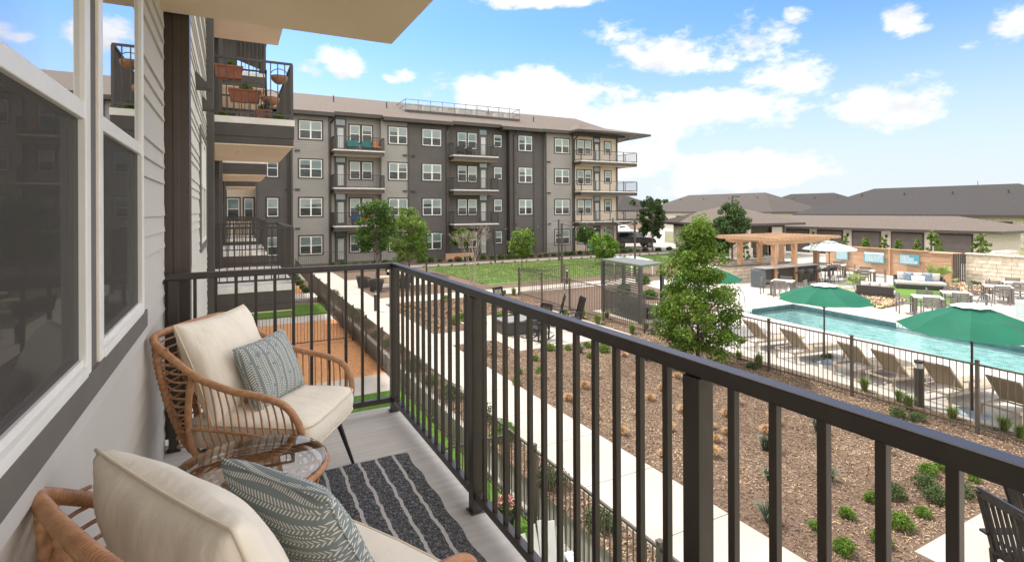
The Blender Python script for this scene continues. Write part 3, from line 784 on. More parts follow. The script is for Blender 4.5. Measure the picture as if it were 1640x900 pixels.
for i in range(nx + 1):
    for j in range(ny + 1):
        x = R0 + (R1 - R0) * i / nx; y = Q0 + (Q1 - Q0) * j / ny
        xx = x + (.006 * sin(y * 23) if i in (0, nx) else 0)
        z = .0055 + .0015 * sin(x * 30 + y * 9) + (.004 * max(0, sin(y * 5 + 1)) ** 4 if i == nx else 0)
        vs.append((xx, y, z))
fs = [(i * (ny + 1) + j, (i + 1) * (ny + 1) + j, (i + 1) * (ny + 1) + j + 1, i * (ny + 1) + j + 1) for i in range(nx) for j in range(ny)]
mb.add(vs, fs, True)
o = mb.build('rug', [rug_mat()], None, 0, (0, 0, S)); sm = o.modifiers.new('solid', 'SOLIDIFY'); sm.thickness = .005; sm.offset = -1
tag(o, 'black and grey woven outdoor rug with wavy pale stripes on the balcony floor', 'rug')
# ------------------------------------------------------------------ ground, paths, lawn, pool (setting)
m_earth = M('earth_and_grass', (.10, .12, .045), (.20, .17, .10), .05, .95)
m_mulch = M('mulch_soil', (.085, .055, .038), (.15, .10, .07), 9, .95, bump=.8, bscale=60)
m_grass = M('lawn_grass', (.065, .115, .02), (.12, .18, .035), 1.1, .95, bump=.6, bscale=60, detail=8)
m_turf = M('artificial_turf', (.06, .15, .010), (.095, .20, .016), 30, .9, bump=.6, bscale=260)
m_gravel = M('orange_granite', (.46, .21, .085), (.64, .34, .15), 45, .95, bump=.7, bscale=120)
m_asph = M('asphalt', (.05, .05, .05), (.075, .075, .072), 3, .95)
m_ret = M('retaining_concrete', (.40, .385, .36), (.52, .50, .47), 2.5, .9, stretch=(1, 6, .6), bump=.2, bscale=30)
def struct(mb, name, mats, bevel=0): return tag(mb.build(name, mats, None, bevel), None, None, None, 'structure')
mb = MB(); mb.box(-3000, -3000, -1.2, WX - .13, 3000, -.05)
for rc in ((4.1, -3000, 16.5, 3000), (22.5, -3000, 3000, 3000), (16.5, 15.3, 22.5, 3000), (16.5, -3000, 22.5, -6.0)): mb.box(rc[0], rc[1], -1.2, rc[2], rc[3], G - .012)
mb.poly([(16.5, -6), (16.7, -6), (18.58, 15.3), (16.5, 15.3)], -1.2, G - .012); mb.poly([(20.3, -6), (22.5, -6), (22.5, 15.3), (22.2, 15.3)], -1.2, G - .012)
if True: mb.box(WX - .12, 45.8, -1.2, 4.09, 3000, G - .012); mb.box(WX - .12, -3000, -1.2, 4.09, 45.7, -.012)
struct(mb, 'ground', [m_earth])
PP = [(4.10, -6), (12.95, -6), (13.05, 13.9), (18.7, 15.8), (20.7, 23.0), (22.16, 23.9), (38, 26.5), (38, 44.5), (4.10, 44.5)]
mb = MB(); mb.poly(PP, G - .05, G); struct(mb, 'mulch_bed', [m_mulch])
mb = MB()
ys = [-5.5 + 1.52 * i for i in range(31)]
for a, b in zip(ys, ys[1:]): mb.box(4.66, a + .005, G - .04, 6.10, b - .005, G + .012)
struct(mb, 'path', [m_conc], .006)
def slabs(name, rects, z=G + .010, mat=None, step=1.6):
    mb = MB()
    for (x0, y0, x1, y1) in rects:
        nx = max(1, round((x1 - x0) / step)); ny = max(1, round((y1 - y0) / step))
        for i in range(nx):
            for j in range(ny):
                mb.box(x0 + (x1 - x0) * i / nx + .004, y0 + (y1 - y0) * j / ny + .004, z - .06, x0 + (x1 - x0) * (i + 1) / nx - .004, y0 + (y1 - y0) * (j + 1) / ny - .004, z)
    return struct(mb, name, [mat or m_conc], .005)
slabs('cross_path', [(6.11, 24.0, 22.0, 25.7)])
slabs('fire_pit_patio', [(6.11, 15.65, 7.6, 17.35), (7.61, 14.05, 12.0, 19.4)])
slabs('seating_patio', [(6.11, 29.3, 11.4, 33.4), (9.9, 33.41, 11.4, 38.4)])
slabs('shelter_pad', [(13.4, 15.2, 17.0, 18.2)])
slabs('corner_patio', [(7.45, -5.8, 12.3, 3.5)])
slabs('sidewalk', [(6.11, 38.5, 38.5, 40.1), (4.4, 40.11, 6.1, 41.6)])
mb = MB(); mb.poly([(12.9, 27.1), (23, 27.6), (34.5, 33.5), (36.5, 38.2), (12.5, 38.1)], G - .02, G + .02); struct(mb, 'lawn', [m_grass])
# low patio strip beside our building
def strip(name, mat, y0, y1, z=.0, x0=WX - .1, x1=3.93):
    mb = MB(); mb.box(x0, y0, -.06, x1, y1, z); return struct(mb, name, [mat])
strip('turf_strip', m_turf, -5, 7.45); strip('turf_strip', m_turf, 7.55, 13.75, .005)
strip('patio_slab', m_deck, 13.76, 15.25, .012); strip('gravel_yard', m_gravel, 15.26, 19.68, .004); strip('gravel_yard', m_gravel, 19.72, 23.9, .008)
strip('patio_slab', m_deck, 23.91, 25.3, .014); strip('turf_strip', m_turf, 25.31, 28.4, .006); strip('patio_slab', m_deck, 28.9, 30.6, .25); strip('gravel_yard', m_gravel, 30.61, 37, .2); strip('patio_slab', m_deck, 37.01, 44, .22)
mb = MB(); mb.box(3.955, 9.2, -.3, 4.095, 44, G + .03); tag(mb.build('retaining_wall', [m_ret], None, .01), 'low board-marked concrete retaining wall between the orange gravel yards and the walkway', 'retaining wall')
mb = MB(); mb.box(3.96, -5.5, -.3, 4.09, 9.19, .05); mb.add([(4.09, -5.5, .05), (4.10, -5.5, G), (4.10, 9.19, G), (4.09, 9.19, .05)], [(0, 1, 2, 3)]); tag(mb.build('kerb', [m_ret], None, .006), 'low concrete kerb under the near stretch of patio fence', 'kerb')
mb = MB(); mb.box(-3, 41.0, -.5, 4.0, 41.2, .75)
# pool deck around the basin
PN = (18.62, 15.2); PF = (22.16, 15.14); PS = (20.25, -5.8); PT = (16.75, -5.8)
mb = MB()
def deck(pts): mb.poly(pts, G - .3, G + .016)
deck([(13.0, -6), (16.75, -6), PT, PN, (18.62, 15.9), (13.1, 14.0)]); deck([PN, PF, (22.16, 24), (20.6, 23.0), (18.62, 15.9)])
deck([PF, PS, (20.25, -6), (36.8, -6), (37.6, 26.2), (22.16, 24)])
struct(mb, 'pool_deck', [m_deck])
mb = MB()
# coping and basin
bx = [PN, PF, PS, PT]
zb = G - 1.25
mb.k = 0
mb.quad(*[(p[0], p[1], zb) for p in bx[::-1]])
for a, b in zip(bx, bx[1:] + bx[:1]):
    mb.quad((a[0], a[1], zb), (b[0], b[1], zb), (b[0], b[1], G - .14), (a[0], a[1], G - .14))
mb.k = 1
for a, b in zip(bx, bx[1:] + bx[:1]):
    cx_, cy_ = 19.45, 4.7; a = (a[0] + (.012 if a[0] < cx_ else -.012), a[1] + (.012 if a[1] < cy_ else -.012)); b = (b[0] + (.012 if b[0] < cx_ else -.012), b[1] + (.012 if b[1] < cy_ else -.012))
    mb.quad((a[0], a[1], G - .2), (b[0], b[1], G - .2), (b[0], b[1], G + .012), (a[0], a[1], G + .012))
struct(mb, 'pool_basin', [M('pool_plaster', (.68, .78, .78), (.76, .85, .85), 1.5, .8), blocks_mat('waterline_tile', (.03, .09, .10), (.05, .14, .15), (.10, .16, .16), .15, .05, .006, '+Z')])
def water_mat():
    mt = bpy.data.materials.new('pool_water'); mt.use_nodes = True; nt = mt.node_tree; N = nt.nodes; L = nt.links
    for n in list(N):
        if n.type != 'OUTPUT_MATERIAL': N.remove(n)
    out = [n for n in N if n.type == 'OUTPUT_MATERIAL'][0]
    tc = N.new('ShaderNodeTexCoord'); mp = N.new('ShaderNodeMapping'); mp.inputs['Scale'].default_value = (1.6, 1, 1); mp.inputs['Rotation'].default_value = (0, 0, .5); L.new(tc.outputs['Object'], mp.inputs[0])
    n1 = N.new('ShaderNodeTexNoise'); n1.inputs['Scale'].default_value = 2.6; n1.inputs['Detail'].default_value = 7; n1.inputs['Distortion'].default_value = .8; L.new(mp.outputs[0], n1.inputs[0])
    bp = N.new('ShaderNodeBump'); bp.inputs['Strength'].default_value = .9; bp.inputs['Distance'].default_value = .2; L.new(n1.outputs[0], bp.inputs['Height'])
    cr = N.new('ShaderNodeValToRGB'); L.new(n1.outputs[0], cr.inputs[0]); cr.color_ramp.elements[0].position = .35; cr.color_ramp.elements[1].position = .65
    cr.color_ramp.elements[0].color = (.50, .74, .73, 1); cr.color_ramp.elements[1].color = (.86, .96, .95, 1)
    tr = N.new('ShaderNodeBsdfTransparent'); L.new(cr.outputs[0], tr.inputs[0])
    gl = N.new('ShaderNodeBsdfGlossy'); gl.inputs['Roughness'].default_value = .04; L.new(bp.outputs[0], gl.inputs['Normal'])
    fr = N.new('ShaderNodeFresnel'); fr.inputs[0].default_value = 1.33; L.new(bp.outputs[0], fr.inputs['Normal'])
    ms = N.new('ShaderNodeMixShader'); L.new(fr.outputs[0], ms.inputs[0]); L.new(tr.outputs[0], ms.inputs[1]); L.new(gl.outputs[0], ms.inputs[2]); L.new(ms.outputs[0], out.inputs[0])
    return mt
mb = MB(); mb.quad(*[(p[0], p[1], G - .09) for p in bx[::-1]])
if True:
    o = mb.build('water', [water_mat()]); tag(o, None, None, None, 'structure')
    me = o.data
# depth marker tiles on the far edge
m_tile = M('marker_tile', (.80, .80, .76), None, rough=.4)
m_ink = M('black_ink', (.02, .02, .02), None, rough=.5)
def marker(px, py, chars, y=None, facing='X'):
    w = .13
    t = None
    for i, c in enumerate(chars):
        if facing == 'X':
            f = 0
            yy = y - i * .16; xx = PF[0] + (PS[0] - PF[0]) * (PF[1] - yy) / (PF[1] - PS[1]) - .018
            mb = MB(); mb.box(xx - .008, yy - .15, G - .13, xx + .02, yy, G + .012); rot = (radians(90), 0, radians(-90)); loc = (xx - .010, yy - .03, G - .11)
        else:
            xx = y + i * .16; yy = PN[1] - .028
            mb = MB(); mb.box(xx, yy - .008, G - .13, xx + .15, yy + .02, G + .012); rot = (radians(90), 0, 0); loc = (xx + .03, yy - .010, G - .11)
        if t is None: t = thing('depth_marker', 'white depth marker tiles reading ' + ''.join(chars) + ' set in the ' + ('far long' if facing == 'X' else 'left short') + ' pool edge', 'depth marker', (xx, yy, G - .13))
        o = mb.build('tile', [m_tile], t, 0, (-t.location.x, -t.location.y, -t.location.z))
        if c != ' ':
            cu = bpy.data.curves.new('digit', 'FONT'); cu.body = c; cu.size = .13; cu.extrude = .001; tmp = bpy.data.objects.new('tmp', cu); COL.objects.link(tmp); me_ = bpy.data.meshes.new_from_object(tmp); bpy.data.objects.remove(tmp); me_.materials.clear(); me_.materials.append(m_ink); d = bpy.data.objects.new('digit', me_); COL.objects.link(d)
            d.parent = t; d.location = Vector(loc) - t.location; d.rotation_euler = rot
marker(0, 0, list('3FT6IN'), 10.75)
marker(0, 0, list('3FT'), 19.0, 'Y')

# ------------------------------------------------------------------ fences
m_fence = M('fence_bronze', (.075, .060, .048), (.09, .075, .06), 10, .45)
def fence(name, label, pts, z, h, gap=.11, post_every=2.0, cat='fence', bal=.0125, bot=.12, mat=None, group=None, mid=False, postw=.055):
    t = thing(name, label, cat, (pts[0][0], pts[0][1], z), 0, group); O = Vector((pts[0][0], pts[0][1], z))
    mat = mat or m_fence
    nb = 0
    for a, b in zip(pts, pts[1:]):
        a3 = Vector((a[0], a[1], 0)) - Vector((O.x, O.y, 0)); b3 = Vector((b[0], b[1], 0)) - Vector((O.x, O.y, 0)); d = b3 - a3; L_ = d.length; d.normalize()
        k = max(1, int(round(L_ / post_every)))
        for i in range(k):
            p = a3 + d * (L_ * i / k); q = a3 + d * (L_ * (i + 1) / k)
            mb = MB(); 
            mb.bar(p + Vector((0, 0, h - .03)), q + Vector((0, 0, h - .03)), .032, .032); mb.bar(p + Vector((0, 0, bot)), q + Vector((0, 0, bot)), .03, .03)
            if mid: mb.bar(p + Vector((0, 0, h - .17)), q + Vector((0, 0, h - .17)), .028, .028)
            n = max(1, int(round((q - p).length / gap)))
            for j in range(1, n):
                c = p + (q - p) * (j / n); mb.box(c.x - bal / 2, c.y - bal / 2, bot - .05, c.x + bal / 2, c.y + bal / 2, h - .03)
            mb.build('panel', [mat], t)
            mb = MB(); mb.box(p.x - postw / 2, p.y - postw / 2, 0, p.x + postw / 2, p.y + postw / 2, h + .04); mb.box(p.x - postw / 2 - .006, p.y - postw / 2 - .006, h + .04, p.x + postw / 2 + .006, p.y + postw / 2 + .006, h + .055); mb.build('post', [mat], t)
    p = b3; mb = MB(); mb.box(p.x - postw / 2, p.y - postw / 2, 0, p.x + postw / 2, p.y + postw / 2, h + .055); mb.build('post', [mat], t)
    return t
pf = [(12.3, -3.3), (12.34, 2.65), (12.40, 4.76), (12.40, 7.05), (12.40, 9.15), (12.5, 14.0), (12.72, 23.45)]
fence('pool_fence', 'bronze metal picket fence along the near side of the pool deck', pf, G, 1.33, post_every=2.25)
fence('pool_fence', 'bronze metal picket fence behind the louvered shelter facing the lawn', [(12.8, 23.5), (18.5, 24.0), (22, 26.4)], G, 1.33, gap=.13, post_every=2.4)
fence('patio_fence', 'bronze metal picket fence on the low wall beside the concrete walkway', [(3.9, -1.0), (3.9, 9.3), (3.88, 19.8), (3.93, 30.5), (4.02, 41.0)], .02, 1.2, gap=.105, post_every=2.3)
fence('partition_fence', 'thin metal partition fence across the turf below the balcony', [(.1, 7.5), (3.86, 7.5)], .01, 1.15, post_every=3.8)
fence('partition_fence', 'thin metal partition fence between the two orange gravel yards', [(-.2, 19.7), (3.84, 19.7)], .01, 1.12, post_every=3.9)
fence('partition_fence', 'thin metal partition fence at the far end of the green turf strip', [(.3, 28.65), (3.86, 28.65)], .01, 1.2, post_every=3.5)

# ------------------------------------------------------------------ far apartment building
FY = 45.3
far = thing('apartment_building', 'four storey grey, dark and cream apartment building with balconies across the courtyard', 'building', (20, FY, G))
def fbuild(mb, name, mats, parent=None, bevel=0):
    o = mb.build(name, mats, parent or far, bevel)
    if parent is None: o.location = (-20, -FY, -G)
    return o
FL = [.45, 3.50, 6.60, 9.70]; EAVE = 12.55
def wall_sec(x0, x1, y, mat, z0=.3, z1=EAVE, dep=1.0):
    F = Frame((0, y, 0), (1, 0, 0), (0, -1, 0)); mb = MB(); siding(mb, F, x0, x1, z0, z1, [.18], t=.035, thick=dep); fbuild(mb, 'wall', [mat]); return F
def fwin(F, x0, x1, z0, z1, n=1, door=False):
    t = .11
    mb = MB(); F.box(mb, x0 - t, x1 + t, z1, z1 + t, -.02, .062); F.box(mb, x0 - t, x1 + t, z0 - t * .8, z0, -.02, .062); F.box(mb, x0 - t, x0, z0, z1, -.02, .062); F.box(mb, x1, x1 + t, z0, z1, -.02, .062)
    F.box(mb, x0, x1, z0, z1, .0355, .038)
    w = fbuild(mb, 'window', [m_trim_d])
    fr = MB(); zm = (z0 + z1) / 2 - .02; st = (x1 - x0) / n; f = .055
    for k in range(n):
        a, b = x0 + k * st, x0 + (k + 1) * st
        F.box(fr, a, a + f, z0, z1, .0385, .055); F.box(fr, b - f, b, z0, z1, .0385, .055)
        for zz in ((z0, z0 + f), (z1 - f, z1), (zm - .028, zm + .028)): F.box(fr, a + f, b - f, zz[0], zz[1], .0385, .053)
        g = MB(); F.quad(g, a + f, b - f, zm + .028, z1 - f, .046); 
        g.k = 1; r = rng.random(); zb = zm + .028 if r < .75 else zm + .3
        F.quad(g, a + f, b - f, zb, z1 - f, .040); g.build('upper_pane', [m_glass_far, m_blind], w)
        g = MB(); F.quad(g, a + f, b - f, z0 + f, zm - .028, .046); g.k = 1; F.quad(g, a + f, b - f, z0 + f, zm - .028, .040); g.k = 2; F.quad(g, a + f, b - f, z0 + f, zm - .028, .050)
        g.build('lower_pane', [m_glass_far, m_dark_blind, m_screen_far], w)
    fr.build('frame', [m_white], w)
m_dark_blind = M('dim_blind', (.14, .17, .165), (.30, .34, .32), 1.1, .8, stretch=(1, 1, 14))
m_screen_far = screen_mat('far_screen', (.05, .05, .05), .35)
m_doorglass = M('door_glass', (.36, .40, .38), (.50, .52, .50), 1.2, .25, spec=.8)
def fdoor(F, x0, x1, z0):
    z1 = z0 + 2.62
    mb = MB(); F.box(mb, x0 - .09, x1 + .09, z0, z1 + .08, -.02, .045); d = fbuild(mb, 'door', [m_trim_d])
    mb = MB(); F.box(mb, x0 + .0, x1 - .0, z0 + .04, z0 + 2.05, .046, .06); mb.build('door_leaf', [m_side_d], d)
    mb = MB(); F.box(mb, x0 + .16, x1 - .16, z0 + .22, z0 + 1.92, .061, .066); mb.build('door_glass', [m_doorglass], d)
    mb = MB(); F.box(mb, x0 + .03, x1 - .03, z0 + 2.15, z1, .046, .052); mb.build('transom', [M('transom_glass', (.10, .17, .19), None, rough=.1, spec=.9)], d)
FA = wall_sec(4.2, 7.0, FY, m_side_g); FA2 = wall_sec(7.02, 11.3, FY + .6, m_side_g); FA3 = wall_sec(11.3, 13.65, FY + .05, m_side_g)
FB = wall_sec(13.68, 17.35, FY + .05, m_side_d); FB2 = wall_sec(17.36, 23.6, FY + .6, m_side_d); FB3 = wall_sec(23.9, 26.3, FY, m_side_d); FB4 = wall_sec(26.32, 27.7, FY + .45, m_side_d)
FC = wall_sec(27.75, 30.95, FY + .1, m_side_g); FD = wall_sec(31.0, 36.75, FY + .2, m_side_c)
F0 = wall_sec(1.8, 4.15, FY + .3, m_side_d); F00 = wall_sec(-3, 1.74, FY + 2.0, m_side_c)
# end wall of the building facing the car park and side of the left recess
mb = MB(); siding(mb, Frame((36.75, FY + .2, 0), (0, 1, 0), (1, 0, 0)), 0, 16, .3, EAVE, [.18], t=.018, thick=.3); fbuild(mb, 'side_wall', [m_side_c])
mb = MB(); mb.box(1.7, FY + .31, .3, 1.79, FY + 2, EAVE); fbuild(mb, 'return_wall', [m_side_d])
mb = MB(); mb.box(-3, FY + 3.2, .3, 36.3, FY + 15, EAVE - .05); fbuild(mb, 'inner_wall', [m_dark_room])
for fz in FL:
    h0, h1 = fz + .78, fz + 2.22
    fwin(FA, 4.75, 6.45, h0, h1, 2)
    fwin(FA2, 8.78, 9.60, h0, h1); fwin(FA2, 9.80, 10.62, h0, h1); fdoor(FA2, 7.62, 8.42, fz)
    fwin(FA3, 11.95, 13.5 + .05, h0, h1, 2); fwin(FB, 14.95, 16.68, h0, h1, 2)
    fwin(FB2, 18.52, 19.38, h0, h1); fwin(FB2, 19.55, 20.41, h0, h1); fdoor(FB2, 20.72, 21.5, fz)
    fwin(FB2, 22.25, 23.05, h0 + .3, h1); fwin(FB3, 24.62, 26.1, h0, h1, 2); fwin(FC, 28.85, 30.55, h0, h1, 2)
    fwin(FD, 31.65, 32.45, h0, h1); fwin(FD, 32.58, 33.38, h0, h1); fdoor(FD, 33.75, 34.5, fz); fwin(FD, 35.2, 35.95, h0 + .2, h1)
    fwin(F0, 2.42, 3.2, h0, h1)
    fwin(F00, -.35, .5, h0 - .2, h1, 1); fwin(F00, .85, 1.5, h0 - .2, h1, 1)
# trims, downspouts
for (x, y, w) in ((4.17, FY, .16), (7.02, FY, .1), (13.66, FY + .02, .12), (17.36, FY + .02, .12), (26.31, FY, .14), (27.73, FY, .1), (30.98, FY + .05, .16), (36.78, FY + .15, .16)):
    mb = MB(); mb.box(x - w / 2, y - .07, .3, x + w / 2, y - .019, EAVE); fbuild(mb, 'corner_trim', [m_trim_d])
mb = MB(); mb.box(23.62, FY - .05, .3, 23.89, FY + 1.2, EAVE); fbuild(mb, 'corner_trim', [m_trim_d])
for (x, y) in ((7.2, FY + .5), (4.0, FY + .2), (17.2, FY - .05), (24.1, FY - .1), (31.2, FY + .1)):
    mb = MB(); mb.box(x - .06, y - .09, .4, x + .06, y + .06, 11.9); mb.bar((x, y, 11.9), (x + .35, y - .45, 12.45), .1, .1); fbuild(mb, 'downspout', [m_trim_d])
for (x, y) in ((13.35, FY + .03), (14.1, FY + .03), (4.6, FY - .02), (28.1, FY + .08), (24.2, FY - .02), (3.9, FY + .28)):
    for z in (3.25, 6.35, 9.45):
        mb = MB(); mb.box(x - .18, y - .12, z, x - .02, y, z + .13); mb.box(x + .02, y - .12, z, x + .18, y, z + .13); fbuild(mb, 'wall_vent', [m_trim_d])
def fbalcony(x0, x1, zt, y1, y0, fine=True, wrap=False):
    # y1 wall plane, y0 front
    mb = MB(); mb.box(x0, y0, zt - .1, x1, y1, zt)
    if wrap: mb.box(x1 - 2.6, y1, zt - .1, x1, y1 + 4.5, zt)
    b = fbuild(mb, 'balcony', [m_slabedge])
    mb = MB(); mb.box(x0 + .03, y0 + .02, zt - .42, x1 - .03, y1, zt - .101)
    if wrap: mb.box(36.80, y1 + .001, zt - .42, x1 - .03, y1 + 4.47, zt - .101)
    mb.build('fascia', [m_trim_d], b)
    mb = MB(); mb.box(x0 + .06, y0 + .06, zt - .435, x1 - .06, y1 - .02, zt - .421); mb.build('soffit', [m_tan], b)
    mb = MB(); e = .05; pts = [(x0 + e, y1 - .03), (x0 + e, y0 + e), (x1 - e, y0 + e)] + ([(x1 - e, y1 + 4.4)] if wrap else [(x1 - e, y1 - .03)])
    if fine: railing_mesh(mb, pts, zt, gap=.13, top=.05, bal=.02, post=.06)
    else:
        for a, c in zip(pts, pts[1:]):
            a3, c3 = Vector((a[0], a[1], 0)), Vector((c[0], c[1], 0)); L_ = (c3 - a3).length; n = max(1, round(L_ / 1.75))
            for k in range(n + 1):
                p = a3 + (c3 - a3) * k / n; mb.box(p.x - .03, p.y - .03, zt, p.x + .03, p.y + .03, zt + 1.05)
            for hz in (1.05, .08): mb.bar(a3 + Vector((0, 0, zt + hz)), c3 + Vector((0, 0, zt + hz)), .05, .05)
    mb.build('railing', [m_rail], b)
    if not fine:
        mb = MB()
        for a, c in zip(pts, pts[1:]): mb.quad((a[0], a[1], zt + .1), (c[0], c[1], zt + .1), (c[0], c[1], zt + 1.03), (a[0], a[1], zt + 1.03))
        mb.build('mesh_infill', [screen_mat('mesh_infill', (.30, .29, .27), .22)], b)
for zt in FL[1:]:
    fbalcony(7.25, 11.35, zt - .02, FY + .58, FY - .95); fbalcony(17.5, 22.0, zt - .02, FY + .58, FY - .95); fbalcony(31.15, 38.5, zt + .02, FY + .18, FY - 1.2, False, True)
# ground floor dark passage
mb = MB(); mb.box(11.35, FY + .56, .45, 13.3, FY + .62, 2.9)
# roof: main planes, eaves and entry hips
mb = MB()
def roofslab(pts, th=.18):
    n = len(pts); vs = list(pts) + [(p[0], p[1], p[2] - th) for p in pts]
    mb.add(vs, [tuple(range(n)), tuple(range(2 * n - 1, n - 1, -1))] + [(i, n + i, n + (i + 1) % n, (i + 1) % n) for i in range(n)])
RYY = FY + 8.5; RZ = 15.85
sl = (RZ - 12.9) / 8.5
def eave(x0, x1, yo):
    z = 12.9 - sl * (yo) ; return z
secs = [(3.6, 7.35, .75), (7.35, 11.35, .15), (11.35, 17.6, .7), (17.6, 22.6, .2), (22.6, 27.0, .75), (27.0, 30.6, .55), (30.6, 37.2, .7)]
for (a, b, yo) in secs: roofslab([(a, FY - yo, eave(a, b, yo)), (b, FY - yo, eave(a, b, yo)), (b, RYY, RZ), (a, RYY, RZ)])
roofslab([(-4, FY - .2, eave(0, 0, .2)), (3.6, FY - .2, eave(0, 0, .2)), (3.6, RYY, RZ), (-4, RYY, RZ)])
roofslab([(37.2, FY + 17, 12.7), (-4, FY + 17, 12.7), (-4, RYY + .001, RZ), (31, RYY + .001, RZ)])
o = fbuild(mb, 'roof', [m_roof])
mb = MB()
for (a, b, yo) in secs:
    z = eave(a, b, yo) - .19; mb.box(a, FY - yo - .03, z - .12, b, FY - yo + .09, z + .16); mb.box(a + .01, FY - yo + .091, z - .11, b - .01, FY + .8, z - .06)
fbuild(mb, 'gutter', [m_trim_d])
# hip over the cream corner
mb = MB(); ex0, ex1, ey0, ey1, ez = 30.3, 39.7, FY - 2.0, FY + 7.0, 12.72; pk = (33.2, FY + 2.2, 14.05); pk2 = (35.6, FY + 3.4, 14.05)
cs = [(ex0, ey0, ez), (ex1, ey0, ez), (ex1, ey1, ez), (ex0, ey1, ez)]
mb.add(cs + [pk, pk2], [(0, 1, 5, 4), (1, 2, 5), (2, 3, 4, 5), (3, 0, 4)])
o = fbuild(mb, 'corner_roof', [m_roof])
mb = MB(); mb.box(ex0, ey0, ez - .20, ex1, ey1, ez - .004); fbuild(mb, 'corner_soffit', [m_trim_d])
mb = MB(); mb.tube([(38.2, FY - .2, 12.45), (37.4, FY - .1, 12.1), (36.9, FY + .1, 11.95)], .05, 6); fbuild(mb, 'downspout', [m_trim_d])
# roof terrace with condensers
mb = MB()
tz = 14.05; ty0, ty1 = FY + 2.6, FY + 5.6; tx0, tx1 = 14.2, 26.2
mb.box(tx0, ty0, tz - .35, tx1, ty1, tz); fbuild(mb, 'roof_well', [m_trim_d])
mb = MB()
for zz in (.45, .95):
    for (a, b) in (((tx0, ty0), (tx1, ty0)), ((tx0, ty0), (tx0, ty1)), ((tx1, ty0), (tx1, ty1)), ((tx0, ty1), (tx1, ty1))): mb.bar((a[0], a[1], tz + zz), (b[0], b[1], tz + zz), .05, .05)
for k in range(11):
    x = tx0 + (tx1 - tx0) * k / 10; mb.box(x - .025, ty0 - .025, tz, x + .025, ty0 + .025, tz + .98)
    if k % 2 == 0: mb.box(x - .025, ty1 - .025, tz, x + .025, ty1 + .025, tz + .98)
fbuild(mb, 'roof_railing', [M('galvanised', (.20, .20, .195), None, rough=.5, metal=.3)])
m_ac = M('condenser_grey', (.36, .37, .36), (.46, .46, .44), 20, .6)
for k in range(13):
    x = tx0 + .5 + k * .88; h = .62 + .14 * rng.random()
    if k in (5, 10): continue
    mb = MB(); mb.cbox(x, ty0 + .8 + .8 * (k % 2), tz + h / 2 + .002, .68, .68, h); u = fbuild(mb, 'condenser', [m_ac], None, .03)
    mb = MB(); mb.cyl(x, ty0 + .8 + .8 * (k % 2), tz + h + .003, tz + h + .03, .27, 12); mb.build('fan_guard', [m_trim_d], u)
for (x, y) in ((8.2, 5), (12.8, 4), (28.2, 3.2), (24, 5.5)):
    mb = MB(); zr = 12.9 + sl * y; mb.cyl(x, FY + y, zr - .1, zr + .55, .06, 8); fbuild(mb, 'roof_vent', [m_trim_d])
# things on far balconies
m_teal = M('teal_fabric', (.03, .19, .19), None, rough=.8); m_or = M('orange_fabric', (.62, .22, .06), None, rough=.8); m_bl = M('navy_fabric', (.03, .08, .16), None, rough=.8)
def small_seat(x, y, z, m_, rz, label, w=.6):
    t = thing('balcony_chair', label, 'chair', (x, y, z), rz)
    mb = MB(); mb.box(-w / 2, -.25, .36, w / 2, .25, .44); mb.build('seat', [m_], t); mb = MB(); mb.box(-w / 2, .2, .44, w / 2, .27, .92); mb.build('backrest', [m_], t)
    mb = MB()
    for a in (-1, 1):
        for b in (-1, 1): mb.box(a * (w / 2 - .03) - .02, b * .22 - .02, 0, a * (w / 2 - .03) + .02, b * .22 + .02, .36)
    mb.build('legs', [m_black], t)
z4, z3, z2 = FL[3] - .02, FL[2] - .02, FL[1] - .02
small_seat(8.95, FY + .1, z4, m_teal, 0, 'teal bench on the top floor balcony of the light grey wall, beside the door', .9); small_seat(10.15, FY + .1, z4, m_teal, 0, 'teal bench on the top floor balcony, next to the orange chair', .9); small_seat(10.95, FY + 0.0, z4, m_or, .4, 'orange chair at the right end of the top floor balcony', .5)
small_seat(9.2, FY, z2, m_bl, 0, 'navy chair on the second floor balcony behind the dark tree', .7); small_seat(10.1, FY, z2, m_or, 0, 'orange chair on the second floor balcony behind the dark tree', .6)
small_seat(18.7, FY, z4, m_black, 0, 'left black chair on the top floor balcony of the dark wall', .6); small_seat(19.6, FY, z4, m_black, .3, 'right black chair on the top floor balcony of the dark wall', .6)
small_seat(32.2, FY - 2.3 + .8, G, m_teal, 0, 'teal chair on the ground floor patio of the cream corner', .8)
# ------------------------------------------------------------------ buildings beyond the pool
def hip(mb, x0, y0, x1, y1, ze, zr, ridge, inset, th=.16):
    """hip roof: ridge along 'x' or 'y'"""
    if ridge == 'y': a, b = ((x0 + x1) / 2, y0 + inset, zr), ((x0 + x1) / 2, y1 - inset, zr)
    else: a, b = (x0 + inset, (y0 + y1) / 2, zr), (x1 - inset, (y0 + y1) / 2, zr)
    c = [(x0, y0, ze), (x1, y0, ze), (x1, y1, ze), (x0, y1, ze)]
    if ridge == 'y': f = [(0, 1, 4), (1, 2, 5, 4), (2, 3, 5), (3, 0, 4, 5)]
    else: f = [(0, 1, 5, 4), (1, 2, 5), (2, 3, 4, 5), (3, 0, 4)]
    mb.add(c + [a, b], f)
def eaves(mb, x0, y0, x1, y1, ze, th=.2): mb.box(x0 + .004, y0 + .004, ze - th, x1 - .004, y1 - .004, ze - .004)
m_stone = blocks_mat('limestone_blocks', (.60, .52, .40), (.72, .65, .53), (.34, .28, .21), .62, .21, .014, '+Z', .6, .18)
m_lap_c = blocks_mat('cream_lap_siding', (.68, .62, .52), (.72, .66, .56), (.46, .42, .35), 40, .17, .012, '+Z', .5, .05)
